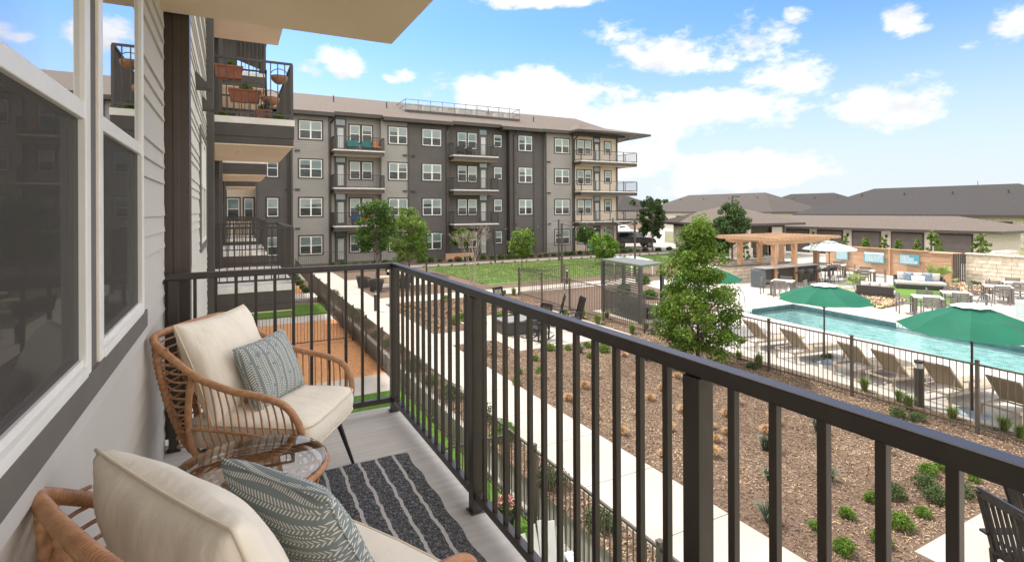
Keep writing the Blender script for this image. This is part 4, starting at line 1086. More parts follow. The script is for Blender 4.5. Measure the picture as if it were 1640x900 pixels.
# garage row
gr = thing('garage_building', 'long low garage row with taupe doors and a brown hipped roof behind the cedar fence', 'building', (50, 27, G))
def gb(mb, name, mats, par=None):
    o = mb.build(name, mats, par or gr)
    if par is None: o.location = (-50, -27, -G)
    return o
mb = MB(); mb.box(50, 18.85, G - .05, 56.6, 50, 2.9); gb(mb, 'wall', [m_lap_c])
mb = MB(); mb.box(49.96, 18.81, G, 50.14, 19.0, 2.85); mb.box(49.96, 22.1, G, 49.998, 22.2, 2.7); gb(mb, 'corner_trim', [m_trim_d])
mb = MB(); hip(mb, 49.0, 17.4, 57.6, 50.6, 3.0, 4.05, 'y', 4.3); gb(mb, 'roof', [m_roof])
mb = MB(); eaves(mb, 49.0, 17.4, 57.6, 50.6, 3.0); gb(mb, 'fascia', [m_trim_d])
m_gdoor = M('garage_door_taupe', (.135, .11, .10), (.155, .13, .118), 2, .6)
yy = 19.4
for k in range(7):
    d = MB(); d.box(49.93, yy + .0, G, 49.995, yy + 2.45, 2.72)
    do = gb(d, 'garage_door_frame', [m_trim_d])
    d = MB()
    for j in range(4): d.box(49.90, yy + .1, G + .02 + j * .535, 49.929, yy + 2.35, G + .54 + j * .535)
    d.build('garage_door', [m_gdoor], do)
    d = MB(); d.box(49.86, yy + 2.75, 2.2, 49.998, yy + 2.87, 2.45); gb(d, 'wall_lamp', [m_black])
    yy += 3.25
# big houses further off
def house(name, label, x0, y0, x1, y1, zw, ze, zr, ridge, inset, mat, roof, wins, over=.8):
    t = thing(name, label, 'house', ((x0 + x1) / 2, y0, G)); O = Vector(t.location)
    def b(mb, n, m_, par=None):
        o = mb.build(n, m_, par or t)
        if par is None: o.location = -O
        return o
    mb = MB(); mb.box(x0, y0, .2, x1, y1, ze - .15); b(mb, 'wall', [mat])
    mb = MB(); hip(mb, x0 - over, y0 - over, x1 + over, y1 + over, ze, zr, ridge, inset); b(mb, 'roof', [roof])
    mb = MB(); eaves(mb, x0 - over, y0 - over, x1 + over, y1 + over, ze, .3); b(mb, 'fascia', [m_trim_d])
    for (face, a, c, z0, z1) in wins:
        w = MB(); g = MB()
        if face == 'x': w.box(x0 - .06, a, z0, x0 - .001, c, z1); g.box(x0 - .075, a + .1, z0 + .1, x0 - .061, c - .1, z1 - .1)
        else: w.box(a, y0 - .06, z0, c, y0 - .001, z1); g.box(a + .1, y0 - .075, z0 + .1, c - .1, y0 - .061, z1 - .1)
        wo = b(w, 'window', [m_trim_d]); g.build('pane', [M('dark_pane', (.03, .04, .045), None, rough=.08, spec=.9)], wo)
    for k in range(4):
        v = MB(); 
        if ridge == 'y': vx, vy, vz = x0 + (x1 - x0) * .33, y0 + (y1 - y0) * (.2 + .2 * k), ze + (zr - ze) * .66
        else: vx, vy, vz = x0 + (x1 - x0) * (.2 + .2 * k), y0 + (y1 - y0) * .33, ze + (zr - ze) * .66
        v.cyl(vx, vy, vz - .3, vz + .5, .09, 8); b(v, 'roof_vent', [m_trim_d])
    return t
house('stone_house', 'stone clubhouse with a large dark grey hipped roof at the right, behind the garages', 75.8, 22.8, 94, 50.5, 3.6, 3.95, 7.7, 'y', 6.4, m_stone, m_roof_g,
      [('x', 25.9, 27.9, 2.1, 3.2), ('x', 29.5, 31, 2.4, 3.0)])
house('brown_roofed_house', 'broad house with a brownish grey hipped roof beyond the cabana', 91, 66.5, 107, 102, 3.8, 4.2, 8.2, 'y', 8, m_lap_c, M('umber_shingles', (.050, .042, .038), (.075, .064, .058), 7, .95, bump=.4, bscale=20), [('x', 88, 91, 1.5, 3.3), ('x', 78, 80, 1.5, 3.3)])
house('grey_roofed_house', 'darker grey roofed house peeking out behind the brown roofed house', 104, 60, 120, 84, 3.8, 4.2, 8.1, 'y', 8, m_lap_c, m_roof_g, [])
house('low_grey_house', 'low grey roofed house partly hidden behind the right end of the apartment building', 80, 99, 95, 125, 4.2, 4.6, 8.6, 'y', 7.5, m_lap_c, m_roof_g, [('y', 84, 86, 2, 3.4)])
house('tan_garage', 'tan garage row behind the parked cars, beside the apartment building', 66, 80, 74, 96, 2.6, 3.0, 4.2, 'y', 4, M('tan_siding', (.42, .33, .23), (.48, .38, .28), 1, .8), m_roof, [])
# cabana / leasing pavilion with hip roof
cb = thing('cabana_building', 'cream pavilion with open bays and a brown hipped roof behind the pergola', 'building', (39, 31.4, G))
def cbb(mb, n, m_, par=None):
    o = mb.build(n, m_, par or cb)
    if par is None: o.location = (-39, -31.4, -G)
    return o
mb = MB()
for (x0, x1) in ((39.6, 41.0), (43.9, 45.6)): mb.box(x0, 32.0, G + .8, x1, 32.3, 3.3); cbb(mb, 'wall', [m_lap_c]); mb = MB()
for (y0, y1) in ((32.3, 33.0), (36.4, 37.6), (39.4, 40.0)): mb.box(39.6, y0, G + .8, 39.9, y1, 3.3); cbb(mb, 'wall', [m_lap_c]); mb = MB()
mb.box(39.9, 37, G, 45.6, 40, 3.3); mb.box(45.3, 32.31, G, 45.6, 36.99, 3.3); cbb(mb, 'wall', [m_lap_c])
mb = MB(); mb.box(39.5, 31.9, G, 41.1, 32.4, G + .79); mb.box(43.8, 31.9, G, 45.7, 32.4, G + .79); mb.box(39.5, 32.41, G, 40, 33.1, G + .79); mb.box(39.5, 36.3, G, 40, 37.7, G + .79); cbb(mb, 'stone_base', [m_stone])
mb = MB(); mb.box(39.55, 31.95, G + .8, 39.85, 32.25, 3.32); mb.box(39.57, 31.97, 3.05, 45.63, 32.33, 3.32); mb.box(39.57, 32.34, 3.05, 39.9, 40, 3.32); mb.box(45.35, 31.95, G + .8, 45.63, 32.2, 3.3); mb.box(41.02, 32.02, G, 41.12, 32.3, 3.04); mb.box(43.8, 32.02, G, 43.88, 32.3, 3.04); cbb(mb, 'dark_trim', [m_trim_d])
mb = MB(); mb.box(41.3, 36.7, G, 43.6, 36.95, 2.4); cbb(mb, 'fireplace', [m_black])
mb = MB(); hip(mb, 38.4, 30.8, 47.0, 41.2, 3.45, 4.95, 'y', 4.3); cbb(mb, 'roof', [m_roof])
mb = MB(); eaves(mb, 38.4, 30.8, 47.0, 41.2, 3.45); cbb(mb, 'fascia', [m_trim_d])
# street lamps / light poles
def lamp_pole(px, pyt, d, label, arm=True):
    p = CAMP + ray(px, pyt) * d; h = p[2] - G
    t = thing('light_pole', label, 'light pole', (p[0], p[1], G))
    mb = MB(); mb.box(-.06, -.06, 0, .06, .06, h); mb.build('pole', [m_trim_d], t)
    if arm: mb = MB(); mb.box(.06, -.08, h - .12, 1.2, .08, h); mb.build('lamp_head', [m_trim_d], t)
lamp_pole(1031, 320, 70, 'slim dark car park light pole beside the round green tree')
lamp_pole(1173, 314, 62, 'dark car park light pole rising above the cabana roof')
lamp_pole(1566, 290, 160, 'thin utility pole far away above the large grey roof', False)

# ------------------------------------------------------------------ pool area
m_cedar = M('cedar', (.37, .22, .13), (.52, .34, .21), 2.2, .75, stretch=(.4, .4, 9), bump=.15, bscale=20)
m_cedar_v = M('cedar_post', (.40, .23, .13), (.54, .34, .20), 3, .75, stretch=(7, 7, .5), bump=.15, bscale=20)
wf = thing('cedar_fence', 'horizontal cedar plank fence with capped top behind the pool terrace', 'fence', (36.6, 20, G))
segs = [(36.75, 15.9), (36.9, 18.6), (37.1, 21.4), (37.2, 22.9)]
for a, b in zip(segs, segs[1:]):
    mb = MB()
    for k in range(11):
        z = .03 + k * .148; A_ = Vector((a[0] - 36.6, a[1] - 20, z + .07)); B_ = Vector((b[0] - 36.6, b[1] - 20, z + .07)); mb.bar(A_ + Vector((rng.uniform(-.004, .004), 0, 0)), B_, .03, .142)
    mb.build('plank_panel', [m_cedar], wf)
    mb = MB(); mb.bar((a[0] - 36.6, a[1] - 20, 1.68), (b[0] - 36.6, b[1] - 20, 1.68), .22, .05); mb.build('top_cap', [m_cedar], wf)
    mb = MB(); mb.cbox(a[0] - 36.65, a[1] - 20, .84, .1, .1, 1.66); mb.build('post', [m_cedar_v], wf)
bk = thing('cedar_screen', 'cedar plank gate enclosure jutting forward at the right end of the cedar fence', 'screen', (36.0, 15.2, G))
mb = MB()
for k in range(11): mb.box(-.3, -.35, .03 + k * .148, .72, .66, .165 + k * .148)
mb.build('planks', [m_cedar], bk)
mb = MB(); mb.box(-.36, -.42, 1.66, .78, .72, 1.71); mb.build('top_cap', [m_cedar], bk)
mb = MB()
for k in range(6): mb.box(-.29, -.99 + k * .1, .02, -.26, -.92 + k * .1, 1.72)
mb.build('slatted_gate', [m_trim_d], bk)
m_sign = M('teal_sign', (.10, .30, .37), (.12, .33, .40), 3, .5)
m_ltr = M('white_lettering', (.82, .85, .85), None, rough=.6)
for i, (a, b, t_, bt, full, lab) in enumerate((((1338.5), 1358.5, 397, 417.5, 6, 'leftmost teal pool notice on the cedar fence, half behind the striped umbrella'), (1384, 1416.5, 403, 422.5, 8, 'middle teal notice with a white heading on the cedar fence'), (1440.5, 1472.5, 407, 425, 5, 'rightmost teal notice with writing only on its left half'))):
    xq = 36.66 if i else 36.9
    xq = (36.97, 36.8, 36.67)[i]
    p = at_x(a, t_, xq); q = at_x(b, bt, xq)
    t = thing('sign', lab, 'sign', (xq, (p[1] + q[1]) / 2, (p[2] + q[2]) / 2)); hw = (p[1] - q[1]) / 2; hh = (p[2] - q[2]) / 2
    mb = MB(); mb.box(-.02, -hw, -hh, .02, hw, hh); mb.build('board', [m_sign], t)
    mb = MB(); r2 = random.Random(i + 5)
    if i == 1: mb.box(-.024, -hw + .03, hh - .14, -.0202, hw - .03, hh - .03)
    rows = 10; z = hh - (.2 if i == 1 else .07)
    while z > -hh + .08:
        y = hw - .06; lim = -hw + .08
        if i == 2 and z > -.05: lim = .0 - (.25 if z < .15 else 0)
        while y > lim:
            w = r2.uniform(.04, .13); mb.box(-.024, max(y - w, lim), z - .028, -.0202, y, z); y -= w + .025
        z -= .062
    mb.build('lettering', [m_ltr], t)
mb = MB(); mb.box(36.0, 2.0, G, 36.35, 14.3, 2.15); o = mb.build('stone_wall', [m_stone]); tag(o, 'pale limestone block wall closing the pool terrace at the right', 'wall')
mb = MB(); mb.box(35.95, 1.95, 2.151, 36.4, 14.35, 2.22); c = mb.build('coping', [m_stone], o)
mb = MB(); mb.box(41, 14.5, G, 43.2, 15.1, 2.05); tag(mb.build('stone_pillar', [m_stone]), 'small limestone grill block behind the stone wall', 'pillar')
mb = MB(); mb.poly([(57.7, 6), (74, 6), (74, 25), (57.7, 17)], G - .1, G + .03); struct(mb, 'lawn', [m_turf])
mb = MB(); mb.poly([(38.4, 6), (49.5, 6), (49.9, 52), (75, 78), (75, 60), (60, 52), (90, 58), (88, 120), (52, 90), (39.5, 60), (39.0, 41.5), (38.4, 26)], G - .1, G + .012); struct(mb, 'parking_lot', [M('parking_concrete', (.30, .285, .26), (.38, .36, .33), .3, .9)])
# pergola, stone counter, bar
pg = thing('pergola', 'cedar pergola with six square posts over the pool bar', 'pergola', (28.4, 20.6, G))
PX = [26.7, 28.45, 30.5]; PYs = [19.35, 21.6]
for y in PYs:
    for x in PX:
        mb = MB(); mb.cbox(x - 28.4, y - 20.6, 1.2, .24, .24, 2.4); mb.cbox(x - 28.4, y - 20.6, .72, .32, .32, .1); mb.build('post', [m_cedar_v], pg)
for y in PYs:
    for dy in (-.12, .12):
        mb = MB(); yb = y + dy - 20.6; mb.add([(-2.5, yb - .022, 2.54), (-2.5, yb + .022, 2.54), (-2.75, yb - .022, 2.40), (-2.75, yb + .022, 2.40)][:0] + [(x, yy_, z) for yy_ in (yb - .022, yb + .022) for (x, z) in ((-2.75, 2.42), (-2.45, 2.28), (2.95, 2.28), (3.2, 2.42), (3.2, 2.5), (-2.75, 2.5))],
            [(0, 1, 2, 3, 4, 5), (11, 10, 9, 8, 7, 6)] + [(i, 6 + i, 6 + (i + 1) % 6, (i + 1) % 6) for i in range(6)]); mb.build('beam', [m_cedar], pg)
for k in range(15):
    x = -2.5 + k * .40
    mb = MB(); mb.add([(xx, y, z) for xx in (x - .02, x + .02) for (y, z) in ((-2.1, 2.56), (-1.8, 2.502), (1.8, 2.502), (2.1, 2.56), (2.1, 2.66), (-2.1, 2.66))],
            [(5, 4, 3, 2, 1, 0), (6, 7, 8, 9, 10, 11)] + [((i + 1) % 6, 6 + (i + 1) % 6, 6 + i, i) for i in range(6)]); mb.build('rafter', [m_cedar], pg)
mb = MB()
for k in range(17): mb.box(-2.7, -2.0 + k * .25, 2.661, 3.15, -1.96 + k * .25, 2.70)
mb.build('slats', [m_cedar], pg)
mb = MB(); mb.box(25.3, 21.2, G, 30.9, 21.95, G + .92); mb.box(25.3, 21.951, G, 30.9, 22.15, G + 1.12); sc = mb.build('stone_counter', [m_stone]); tag(sc, 'limestone outdoor kitchen counter under the back of the pergola', 'counter')
mb = MB(); mb.box(25.22, 21.12, G + .921, 31.0, 21.95, G + .97); mb.box(25.22, 21.951, G + 1.121, 31.0, 22.25, G + 1.16); mb.build('counter_top', [M('dark_granite', (.05, .043, .04), (.10, .085, .075), 60, .3)], sc)
bt = thing('bar_table', 'long grey topped bar table under the front of the pergola', 'bar table', (28, 19.2, G))
mb = MB(); mb.box(-2.85, -.42, 1.02, 3.1, .42, 1.07); mb.build('tabletop', [M('grey_composite', (.22, .21, .205), (.28, .27, .26), 8, .5)], bt, .006)
mb = MB(); mb.box(-2.95, -.25, 0, -2.6, .35, .98)
for k in range(9): mb.box(-2.98, -.28, .04 + k * .105, -2.57, -.25, .10 + k * .105); mb.box(-2.99, -.25, .04 + k * .105, -2.95, .37, .10 + k * .105)
mb.build('slatted_end', [M('slate_grey', (.13, .15, .16), None, rough=.6)], bt)
mb = MB(); mb.box(-2.4, .12, 0, 2.7, .2, 1.019); mb.build('base', [m_trim_d], bt)
m_wick = M('charcoal_wicker', (.035, .032, .032), (.06, .055, .052), 60, .7, bump=.4, bscale=200)
def bar_stool(x, y, rz):
    t = thing('bar_stool', 'charcoal wicker bar stool', 'bar stool', (x, y, G), rz, 'bar stools along the pool bar')
    mb = MB()
    n = 14; 
    for j, (z, r) in enumerate(((.70, .20), (.74, .23), (.98, .25))):
        pass
    vs = []; fs = []
    for j, (z, r) in enumerate(((.70, .17), (.74, .225), (.96, .25), (.96, .225), (.76, .20))):
        for k in range(n + 1):
            a = pi * (.0 + k / n) ; vs.append((r * cos(a), r * sin(a) * .95 - .02, z - (.1 * (abs(cos(a)) ** 3) if z > .9 else 0)))
    for j in range(4):
        for k in range(n): fs.append((j * (n + 1) + k, j * (n + 1) + k + 1, (j + 1) * (n + 1) + k + 1, (j + 1) * (n + 1) + k))
    mb.add(vs, fs, True); mb.build('backrest', [m_wick], t)
    mb = MB(); mb.lathe([(.001, .70), (.21, .70), (.215, .73), (.20, .75), (.001, .755)], (0, -.01, 0), 16); mb.build('seat', [m_wick], t)
    for a, b in ((-1, -1), (1, -1), (1, 1), (-1, 1)):
        mb = MB(); mb.bar((a * .14, b * .14, .70), (a * .21, b * .21, 0), .022); mb.build('leg', [m_trim_d], t)
    mb = MB()
    for (p, q) in (((-.19, -.19), (.19, -.19)), ((.19, -.19), (.19, .19)), ((.19, .19), (-.19, .19)), ((-.19, .19), (-.19, -.19))): mb.bar((p[0] * .95, p[1] * .95, .25), (q[0] * .95, q[1] * .95, .25), .018)
    mb.build('footrest', [m_trim_d], t)
    return t
bs0 = bar_stool(27.6, 18.45, pi)
sp = ['first bar stool from the left along the pool bar', 'second bar stool from the left along the pool bar', 'third bar stool from the left along the pool bar', 'fourth bar stool from the left along the pool bar', 'rightmost bar stool at the end of the pool bar']
bs0['label'] = sp[0]
for k in range(1, 5): dup(bs0, (27.6 + .75 * k, 18.42, G), pi + rng.uniform(-.2, .2), sp[k])
# dining sets
m_alu = M('taupe_aluminium', (.17, .155, .14), (.21, .195, .18), 20, .5, metal=.2)
m_ttop = M('stone_table_top', (.55, .50, .45), (.62, .57, .52), 12, .5)
def dchair():
    t = thing('patio_chair', 'taupe slatted aluminium patio chair', 'chair', (0, 0, G), 0, 'slatted patio chairs on the pool terrace')
    for a in (-1, 1):
        for b in (-1, 1):
            mb = MB(); h = .66 if b > 0 else .86
            mb.box(a * .25 - .02, b * .24 - .02, 0, a * .25 + .02, b * .24 + .02, h); mb.build('leg', [m_alu], t)
        mb = MB(); mb.box(a * .25 - .028, -.26, .655, a * .25 + .028, .27, .68); mb.build('armrest', [m_alu], t)
    mb = MB()
    for k in range(6): mb.box(-.23, -.24 + k * .08, .43, .23, -.18 + k * .08, .45)
    mb.build('seat', [m_alu], t)
    mb = MB()
    for k in range(4): mb.box(-.23, -.265, .53 + k * .085, .23, -.245, .595 + k * .085)
    mb.build('backrest', [m_alu], t)
    return t
def dtable(x, y, rz, label, w=.95):
    t = thing('patio_table', label, 'table', (x, y, G), rz, 'square patio tables on the pool terrace')
    mb = MB(); mb.box(-w / 2, -w / 2, .715, w / 2, w / 2, .745); mb.build('tabletop', [m_ttop], t, .004)
    for a in (-1, 1):
        for b in (-1, 1): mb = MB(); mb.box(a * (w / 2 - .05) - .03, b * (w / 2 - .05) - .03, 0, a * (w / 2 - .05) + .03, b * (w / 2 - .05) + .03, .714); mb.build('leg', [m_alu], t)
dc0 = None
tabs = [((1485, 475), .55, 'square patio table nearest the pool edge at right, left of the large green umbrella top', 'of the table nearest the pool'), ((1531, 468.5), .55, 'square patio table in the middle of the right hand group', 'of the middle table of the right group'),
        ((1598, 458), .5, 'square patio table near the stone wall, front one', 'of the front table by the stone wall'), ((1628, 452.5), .5, 'square patio table closest to the stone wall', 'of the table closest to the stone wall'),
        ((1385, 433), .45, 'square patio table in front of the cedar fence', 'of the table in front of the cedar fence'), ((1254, 449.5), .45, 'square patio table just left of the bar stools', 'of the table left of the bar stools'),
        ((1340, 424), .45, 'square patio table behind the bar under the striped umbrella', 'of the table under the striped umbrella')]
side = ['far', 'near', 'left', 'right']
tabpos = []
for (pp, rz, lab, cl) in tabs:
    p = at_z(pp[0], pp[1], G + .74); tabpos.append(p); dtable(p[0], p[1], rz, lab)
    for k in range(4):
        a = rz + k * pi / 2; x = p[0] + cos(a) * .72; y = p[1] + sin(a) * .72; r = a + pi / 2 + rng.uniform(-.15, .15)
        v = Vector((x - p[0], y - p[1])); dep = v.x * fw[0] + v.y * fw[1]; lat = v.x * rt[0] + v.y * rt[1]
        sd_ = ('far' if dep > 0 else 'near') if abs(dep) > abs(lat) else ('right' if lat > 0 else 'left')
        lb = 'slatted patio chair on the %s side %s' % (sd_, cl)
        if dc0 is None: dc0 = dchair(); dc0.location = (x, y, G); dc0.rotation_euler.z = r; dc0['label'] = lb
        else: dup(dc0, (x, y, G), r, lb)
# umbrellas
m_gfab = M('green_canvas', (.006, .135, .080), (.008, .155, .092), 2, .8, trans=.35)
m_wfab = M('white_canvas', (.78, .78, .76), None, rough=.8, trans=.2)
def umbrella(x, y, R_, zr_, zt_, label, mat=m_gfab, top=True, base=True, rz=.2, n=8):
    t = thing('umbrella', label, 'umbrella', (x, y, G), rz)
    mb = MB(); mb.cyl(0, 0, .06, zt_ - .03, .022, 10); mb.build('pole', [M('umbrella_pole', (.055, .035, .03), None, rough=.4)], t)
    mb = MB(); vs = []; fs = []
    rings = [(.20, zt_ - .085), (.6, zt_ - .10 - (zt_ - .10 - zr_) * .40), (1.0, zr_)]
    sub = 4
    for (f, z) in rings:
        for k in range(n * sub):
            a0 = 2 * pi * (k // sub) / n; a1 = 2 * pi * (k // sub + 1) / n; u = (k % sub) / sub
            x_ = (cos(a0) * (1 - u) + cos(a1) * u) * R_ * f; y_ = (sin(a0) * (1 - u) + sin(a1) * u) * R_ * f
            sag = -.045 * f * sin(pi * u); e = .04 * sin(pi * u) * f
            vs.append((x_ * (1 - e), y_ * (1 - e), z + sag * (1 if f > .5 else .3)))
    N_ = n * sub
    for i in range(2):
        for k in range(N_): l = (k + 1) % N_; fs.append((i * N_ + k, (i + 1) * N_ + k, (i + 1) * N_ + l, i * N_ + l))
    mb.add(vs, fs, False); c = mb.build('canopy', [mat], t)
    mb = MB()
    vs = [(0, 0, zt_)] + [(.27 * R_ * cos(2 * pi * k / 16), .27 * R_ * sin(2 * pi * k / 16), zt_ - .065 - .015 * (k % 2)) for k in range(16)]
    mb.add(vs, [(0, 1 + k, 1 + (k + 1) % 16) for k in range(16)]); mb.build('vent_cap', [m_wfab if top else mat], c)
    mb = MB()
    for k in range(n):
        a = 2 * pi * k / n; mb.bar((0, 0, zt_ - .12), (R_ * .98 * cos(a), R_ * .98 * sin(a), zr_ - .012), .014); mb.bar((0, 0, zr_ - .25), (R_ * .5 * cos(a), R_ * .5 * sin(a), (zr_ + zt_ - .12) / 2 - .01), .012)
    mb.build('ribs', [m_trim_d], t)
    if base:
        mb = MB(); mb.lathe([(.001, .09), (.05, .10), (.30, .06), (.31, .0)], (0, 0, 0), 24); mb.build('base', [M('base_grey', (.20, .24, .29), None, rough=.5)], t)
umbrella(14.45, 8.95, 1.22, 2.18 - G + .02, 2.66 - G, 'green pool umbrella with a white cap, middle of the picture beside the loungers')
umbrella(13.45, 5.25, 1.28, 2.2 - G, 2.75 - G, 'green pool umbrella with a white cap, at the right edge of the picture', rz=.35)
pu = at_z(1135, 447, 2.2); umbrella(pu[0], pu[1], 1.15, 2.2 - G, 2.7 - G, 'green pool umbrella mostly hidden behind the large leafy tree', rz=.1)
def stripe_mat():
    mt = bpy.data.materials.new('striped_canvas'); mt.use_nodes = True; nt = mt.node_tree; N = nt.nodes; L = nt.links; bs = N['Principled BSDF']; bs.inputs['Roughness'].default_value = .8
    tc = N.new('ShaderNodeTexCoord'); sp_ = N.new('ShaderNodeSeparateXYZ'); L.new(tc.outputs['Object'], sp_.inputs[0])
    a = N.new('ShaderNodeMath'); a.operation = 'MULTIPLY'; L.new(sp_.outputs[2], a.inputs[0]); a.inputs[1].default_value = 22
    f = N.new('ShaderNodeMath'); f.operation = 'FRACT'; L.new(a.outputs[0], f.inputs[0]); g = N.new('ShaderNodeMath'); g.operation = 'LESS_THAN'; L.new(f.outputs[0], g.inputs[0]); g.inputs[1].default_value = .38
    mx = N.new('ShaderNodeMixRGB'); L.new(g.outputs[0], mx.inputs[0]); mx.inputs[1].default_value = (.78, .80, .79, 1); mx.inputs[2].default_value = (.12, .42, .45, 1); L.new(mx.outputs[0], bs.inputs['Base Color']); return mt
ps = at_z(1328, 399, 2.35); umbrella(ps[0], ps[1], 1.5, 2.35 - G, 2.72 - G + .12, 'white umbrella with thin teal stripes in front of the cedar fence', stripe_mat(), False, True, .1)
# loungers
m_sling = M('tan_sling', (.31, .25, .18), (.38, .315, .23), 90, .8); m_champ = M('champagne_frame', (.50, .42, .34), None, rough=.4, metal=.3)
def lounger():
    t = thing('pool_lounger', 'tan', 'sun lounger', (0, 0, G), 0, 'sling loungers lined up behind the pool fence')
    hx, hz = .62, .33; tx, tz = .16, .86
    mb = MB()
    for s in (-1, 1): mb.bar((.05, s * .32, .30), (1.95, s * .32, .30), .04, .06); 
    mb.bar((.05, -.32, .30), (.05, .32, .30), .04); mb.bar((1.95, -.32, .30), (1.95, .32, .30), .04); mb.bar((hx, -.32, .30), (hx, .32, .30), .03)
    mb.build('frame', [m_champ], t)
    mb = MB()
    for s in (-1, 1): mb.bar((hx, s * .28, hz), (tx, s * .28, tz), .03); mb.bar((.3, s * .26, .31), (.36, s * .26, .62), .02)
    mb.bar((tx, -.28, tz), (tx, .28, tz), .03); mb.build('back_frame', [m_champ], t)
    mb = MB(); e = .012
    mb.add([(hx, -.27, hz), (tx, -.27, tz), (tx, .27, tz), (hx, .27, hz), (hx + e, -.27, hz + e), (tx + e, -.27, tz + e), (tx + e, .27, tz + e), (hx + e, .27, hz + e)], [(0, 1, 2, 3), (7, 6, 5, 4), (0, 4, 5, 1), (3, 2, 6, 7), (1, 5, 6, 2), (0, 3, 7, 4)]); mb.build('backrest', [m_sling], t)
    mb = MB(); mb.box(hx + .02, -.29, .325, 1.93, .29, .338); mb.build('seat', [m_sling], t)
    for a in (.12, 1.85):
        for s in (-1, 1): mb = MB(); mb.bar((a, s * .32, .28), (a + (.03 if a > 1 else -.03), s * .32, 0), .04, .05, (0, 1, 0)); mb.build('leg', [m_champ], t)
    for s in (-1, 1): mb = MB(); mb.bar((.55, s * .34, .52), (1.05, s * .34, .50), .05, .025); mb.bar((.72, s * .34, .30), (.72, s * .34, .50), .03); mb.build('armrest', [m_champ], t)
    return t
lg0 = lounger()
lp = [((1200, 514.5), 'tan sling lounger beside the leafy tree, leftmost in the row'), ((1261, 528.7), 'tan sling lounger just left of the middle green umbrella pole'), ((1357, 551), 'tan sling lounger just right of the middle green umbrella pole'), ((1412, 563), 'tan sling lounger just left of the dark bollard light'), ((1498, 582.6), 'tan sling lounger just right of the dark bollard light'), ((1606, 607), 'tan sling lounger at the right edge of the picture')]
for i, (pp, lab) in enumerate(lp):
    p = at_z(pp[0], pp[1], G + .86); a = -.16; x = p[0] - .16 * cos(a); y = p[1] - .16 * sin(a)
    if i == 0: lg0.location = (x, y, G); lg0.rotation_euler.z = a; lg0['label'] = lab
    else: dup(lg0, (x, y, G), a + rng.uniform(-.04, .04), lab)
# bollards and bin
def bollard(px, py, h, label, r=.09):
    p = at_z(px, py, G); t = thing('bollard_light', label, 'bollard', (p[0], p[1], G))
    mb = MB(); mb.cyl(0, 0, 0, h - .16, r, 16); mb.build('post', [m_trim_d], t); mb = MB(); mb.cyl(0, 0, h - .159, h - .05, r * .85, 16); mb.build('lens', [M('frosted_lens', (.62, .62, .60), None, rough=.3)], t); mb = MB(); mb.cyl(0, 0, h - .049, h, r, 16); mb.build('cap', [m_trim_d], t)
bollard(1472, 650, .98, 'dark cylindrical bollard light inside the pool fence between two loungers'); bollard(602, 498, .85, 'dark bollard light on the walkway left of the near railing corner', .08); bollard(908, 455, .9, 'dark bollard light between the two pool fences beyond the rocking chairs', .08)
p = at_z(770, 566, G); tb = thing('litter_bin', 'tall brown litter bin with a grey top beside the walkway', 'litter bin', (p[0], p[1], G)); mb = MB(); mb.box(-.14, -.14, 0, .14, .14, .84); mb.build('body', [m_trim_d], tb, .01); mb = MB(); mb.box(-.15, -.15, .841, .15, .15, .97); mb.build('lid', [m_alu], tb, .02)
# louvred shelter
p0, p1 = at_z(966, 499, G), at_z(1026, 519, G); q0 = at_z(1048, 415.5, 2.62)
ls = thing('louvred_shelter', 'dark slatted shelter with a pale flat roof standing inside the pool fence', 'shelter', (p0[0], p0[1], G))
dx_ = Vector((p1[0] - p0[0], p1[1] - p0[1], 0)); px_ = Vector((1.35, .3, 0)); H_ = 2.12
m_gun = M('gunmetal', (.055, .06, .055), (.07, .075, .07), 5, .5)
for c in (Vector((0, 0, 0)), dx_, dx_ + px_, px_):
    mb = MB(); mb.cbox(c.x, c.y, H_ / 2, .12, .12, H_); mb.build('post', [m_gun], ls)
mb = MB()
for k in range(12): z = 1.02 + k * .088; mb.bar(Vector((0, 0, z)), dx_ + Vector((0, 0, z)), .02, .045)
for k in range(14): z = .08 + k * .066; mb.bar(Vector((0, 0, z)), dx_ + Vector((0, 0, z)), .02, .048)
for k in range(1, 26): c = dx_ * (k / 26); mb.bar(c + Vector((.016, 0, .05)), c + Vector((.016, 0, .97)), .02, .03)
mb.build('louvres', [m_gun], ls)
mb = MB(); a = [Vector((0, 0, 0)), dx_, dx_ + px_, px_]; cxy = sum(a, Vector()) / 4; mb.poly([tuple((v - cxy) * 1.06 + cxy)[:2] for v in a], H_, H_ + .07); mb.build('roof', [M('shelter_roof', (.085, .095, .082), (.125, .135, .118), 25, .6)], ls)
mb = MB(); mb.box(.5, dx_.y + .4, 0, 1.1, -.4, .45); mb.build('bench', [m_wick], ls)
# small striped canopy by the lawn
p = at_z(1014, 414, 1.5); cn = thing('striped_canopy', 'low white canopy with blue grey stripes beyond the louvred shelter', 'canopy', (p[0], p[1], G))
for k in range(9):
    mb = MB(); mb.add([(-.9 + k * .2, -.9, .98), (-.9 + k * .2 + .2, -.9, .98), (-.9 + k * .2 + .2, .9, 1.12), (-.9 + k * .2, .9, 1.12)], [(0, 1, 2, 3)]); mb.build('stripe_panel', [m_wfab if k % 2 else M('blue_grey_canvas', (.22, .27, .36), None, rough=.8)], cn)
mb = MB()
for x in (-.85, .85):
    for y, h in ((-.85, .975), (.85, 1.10)): mb = MB(); mb.box(x - .03, y - .03, 0, x + .03, y + .03, h); mb.build('post', [m_white], cn)
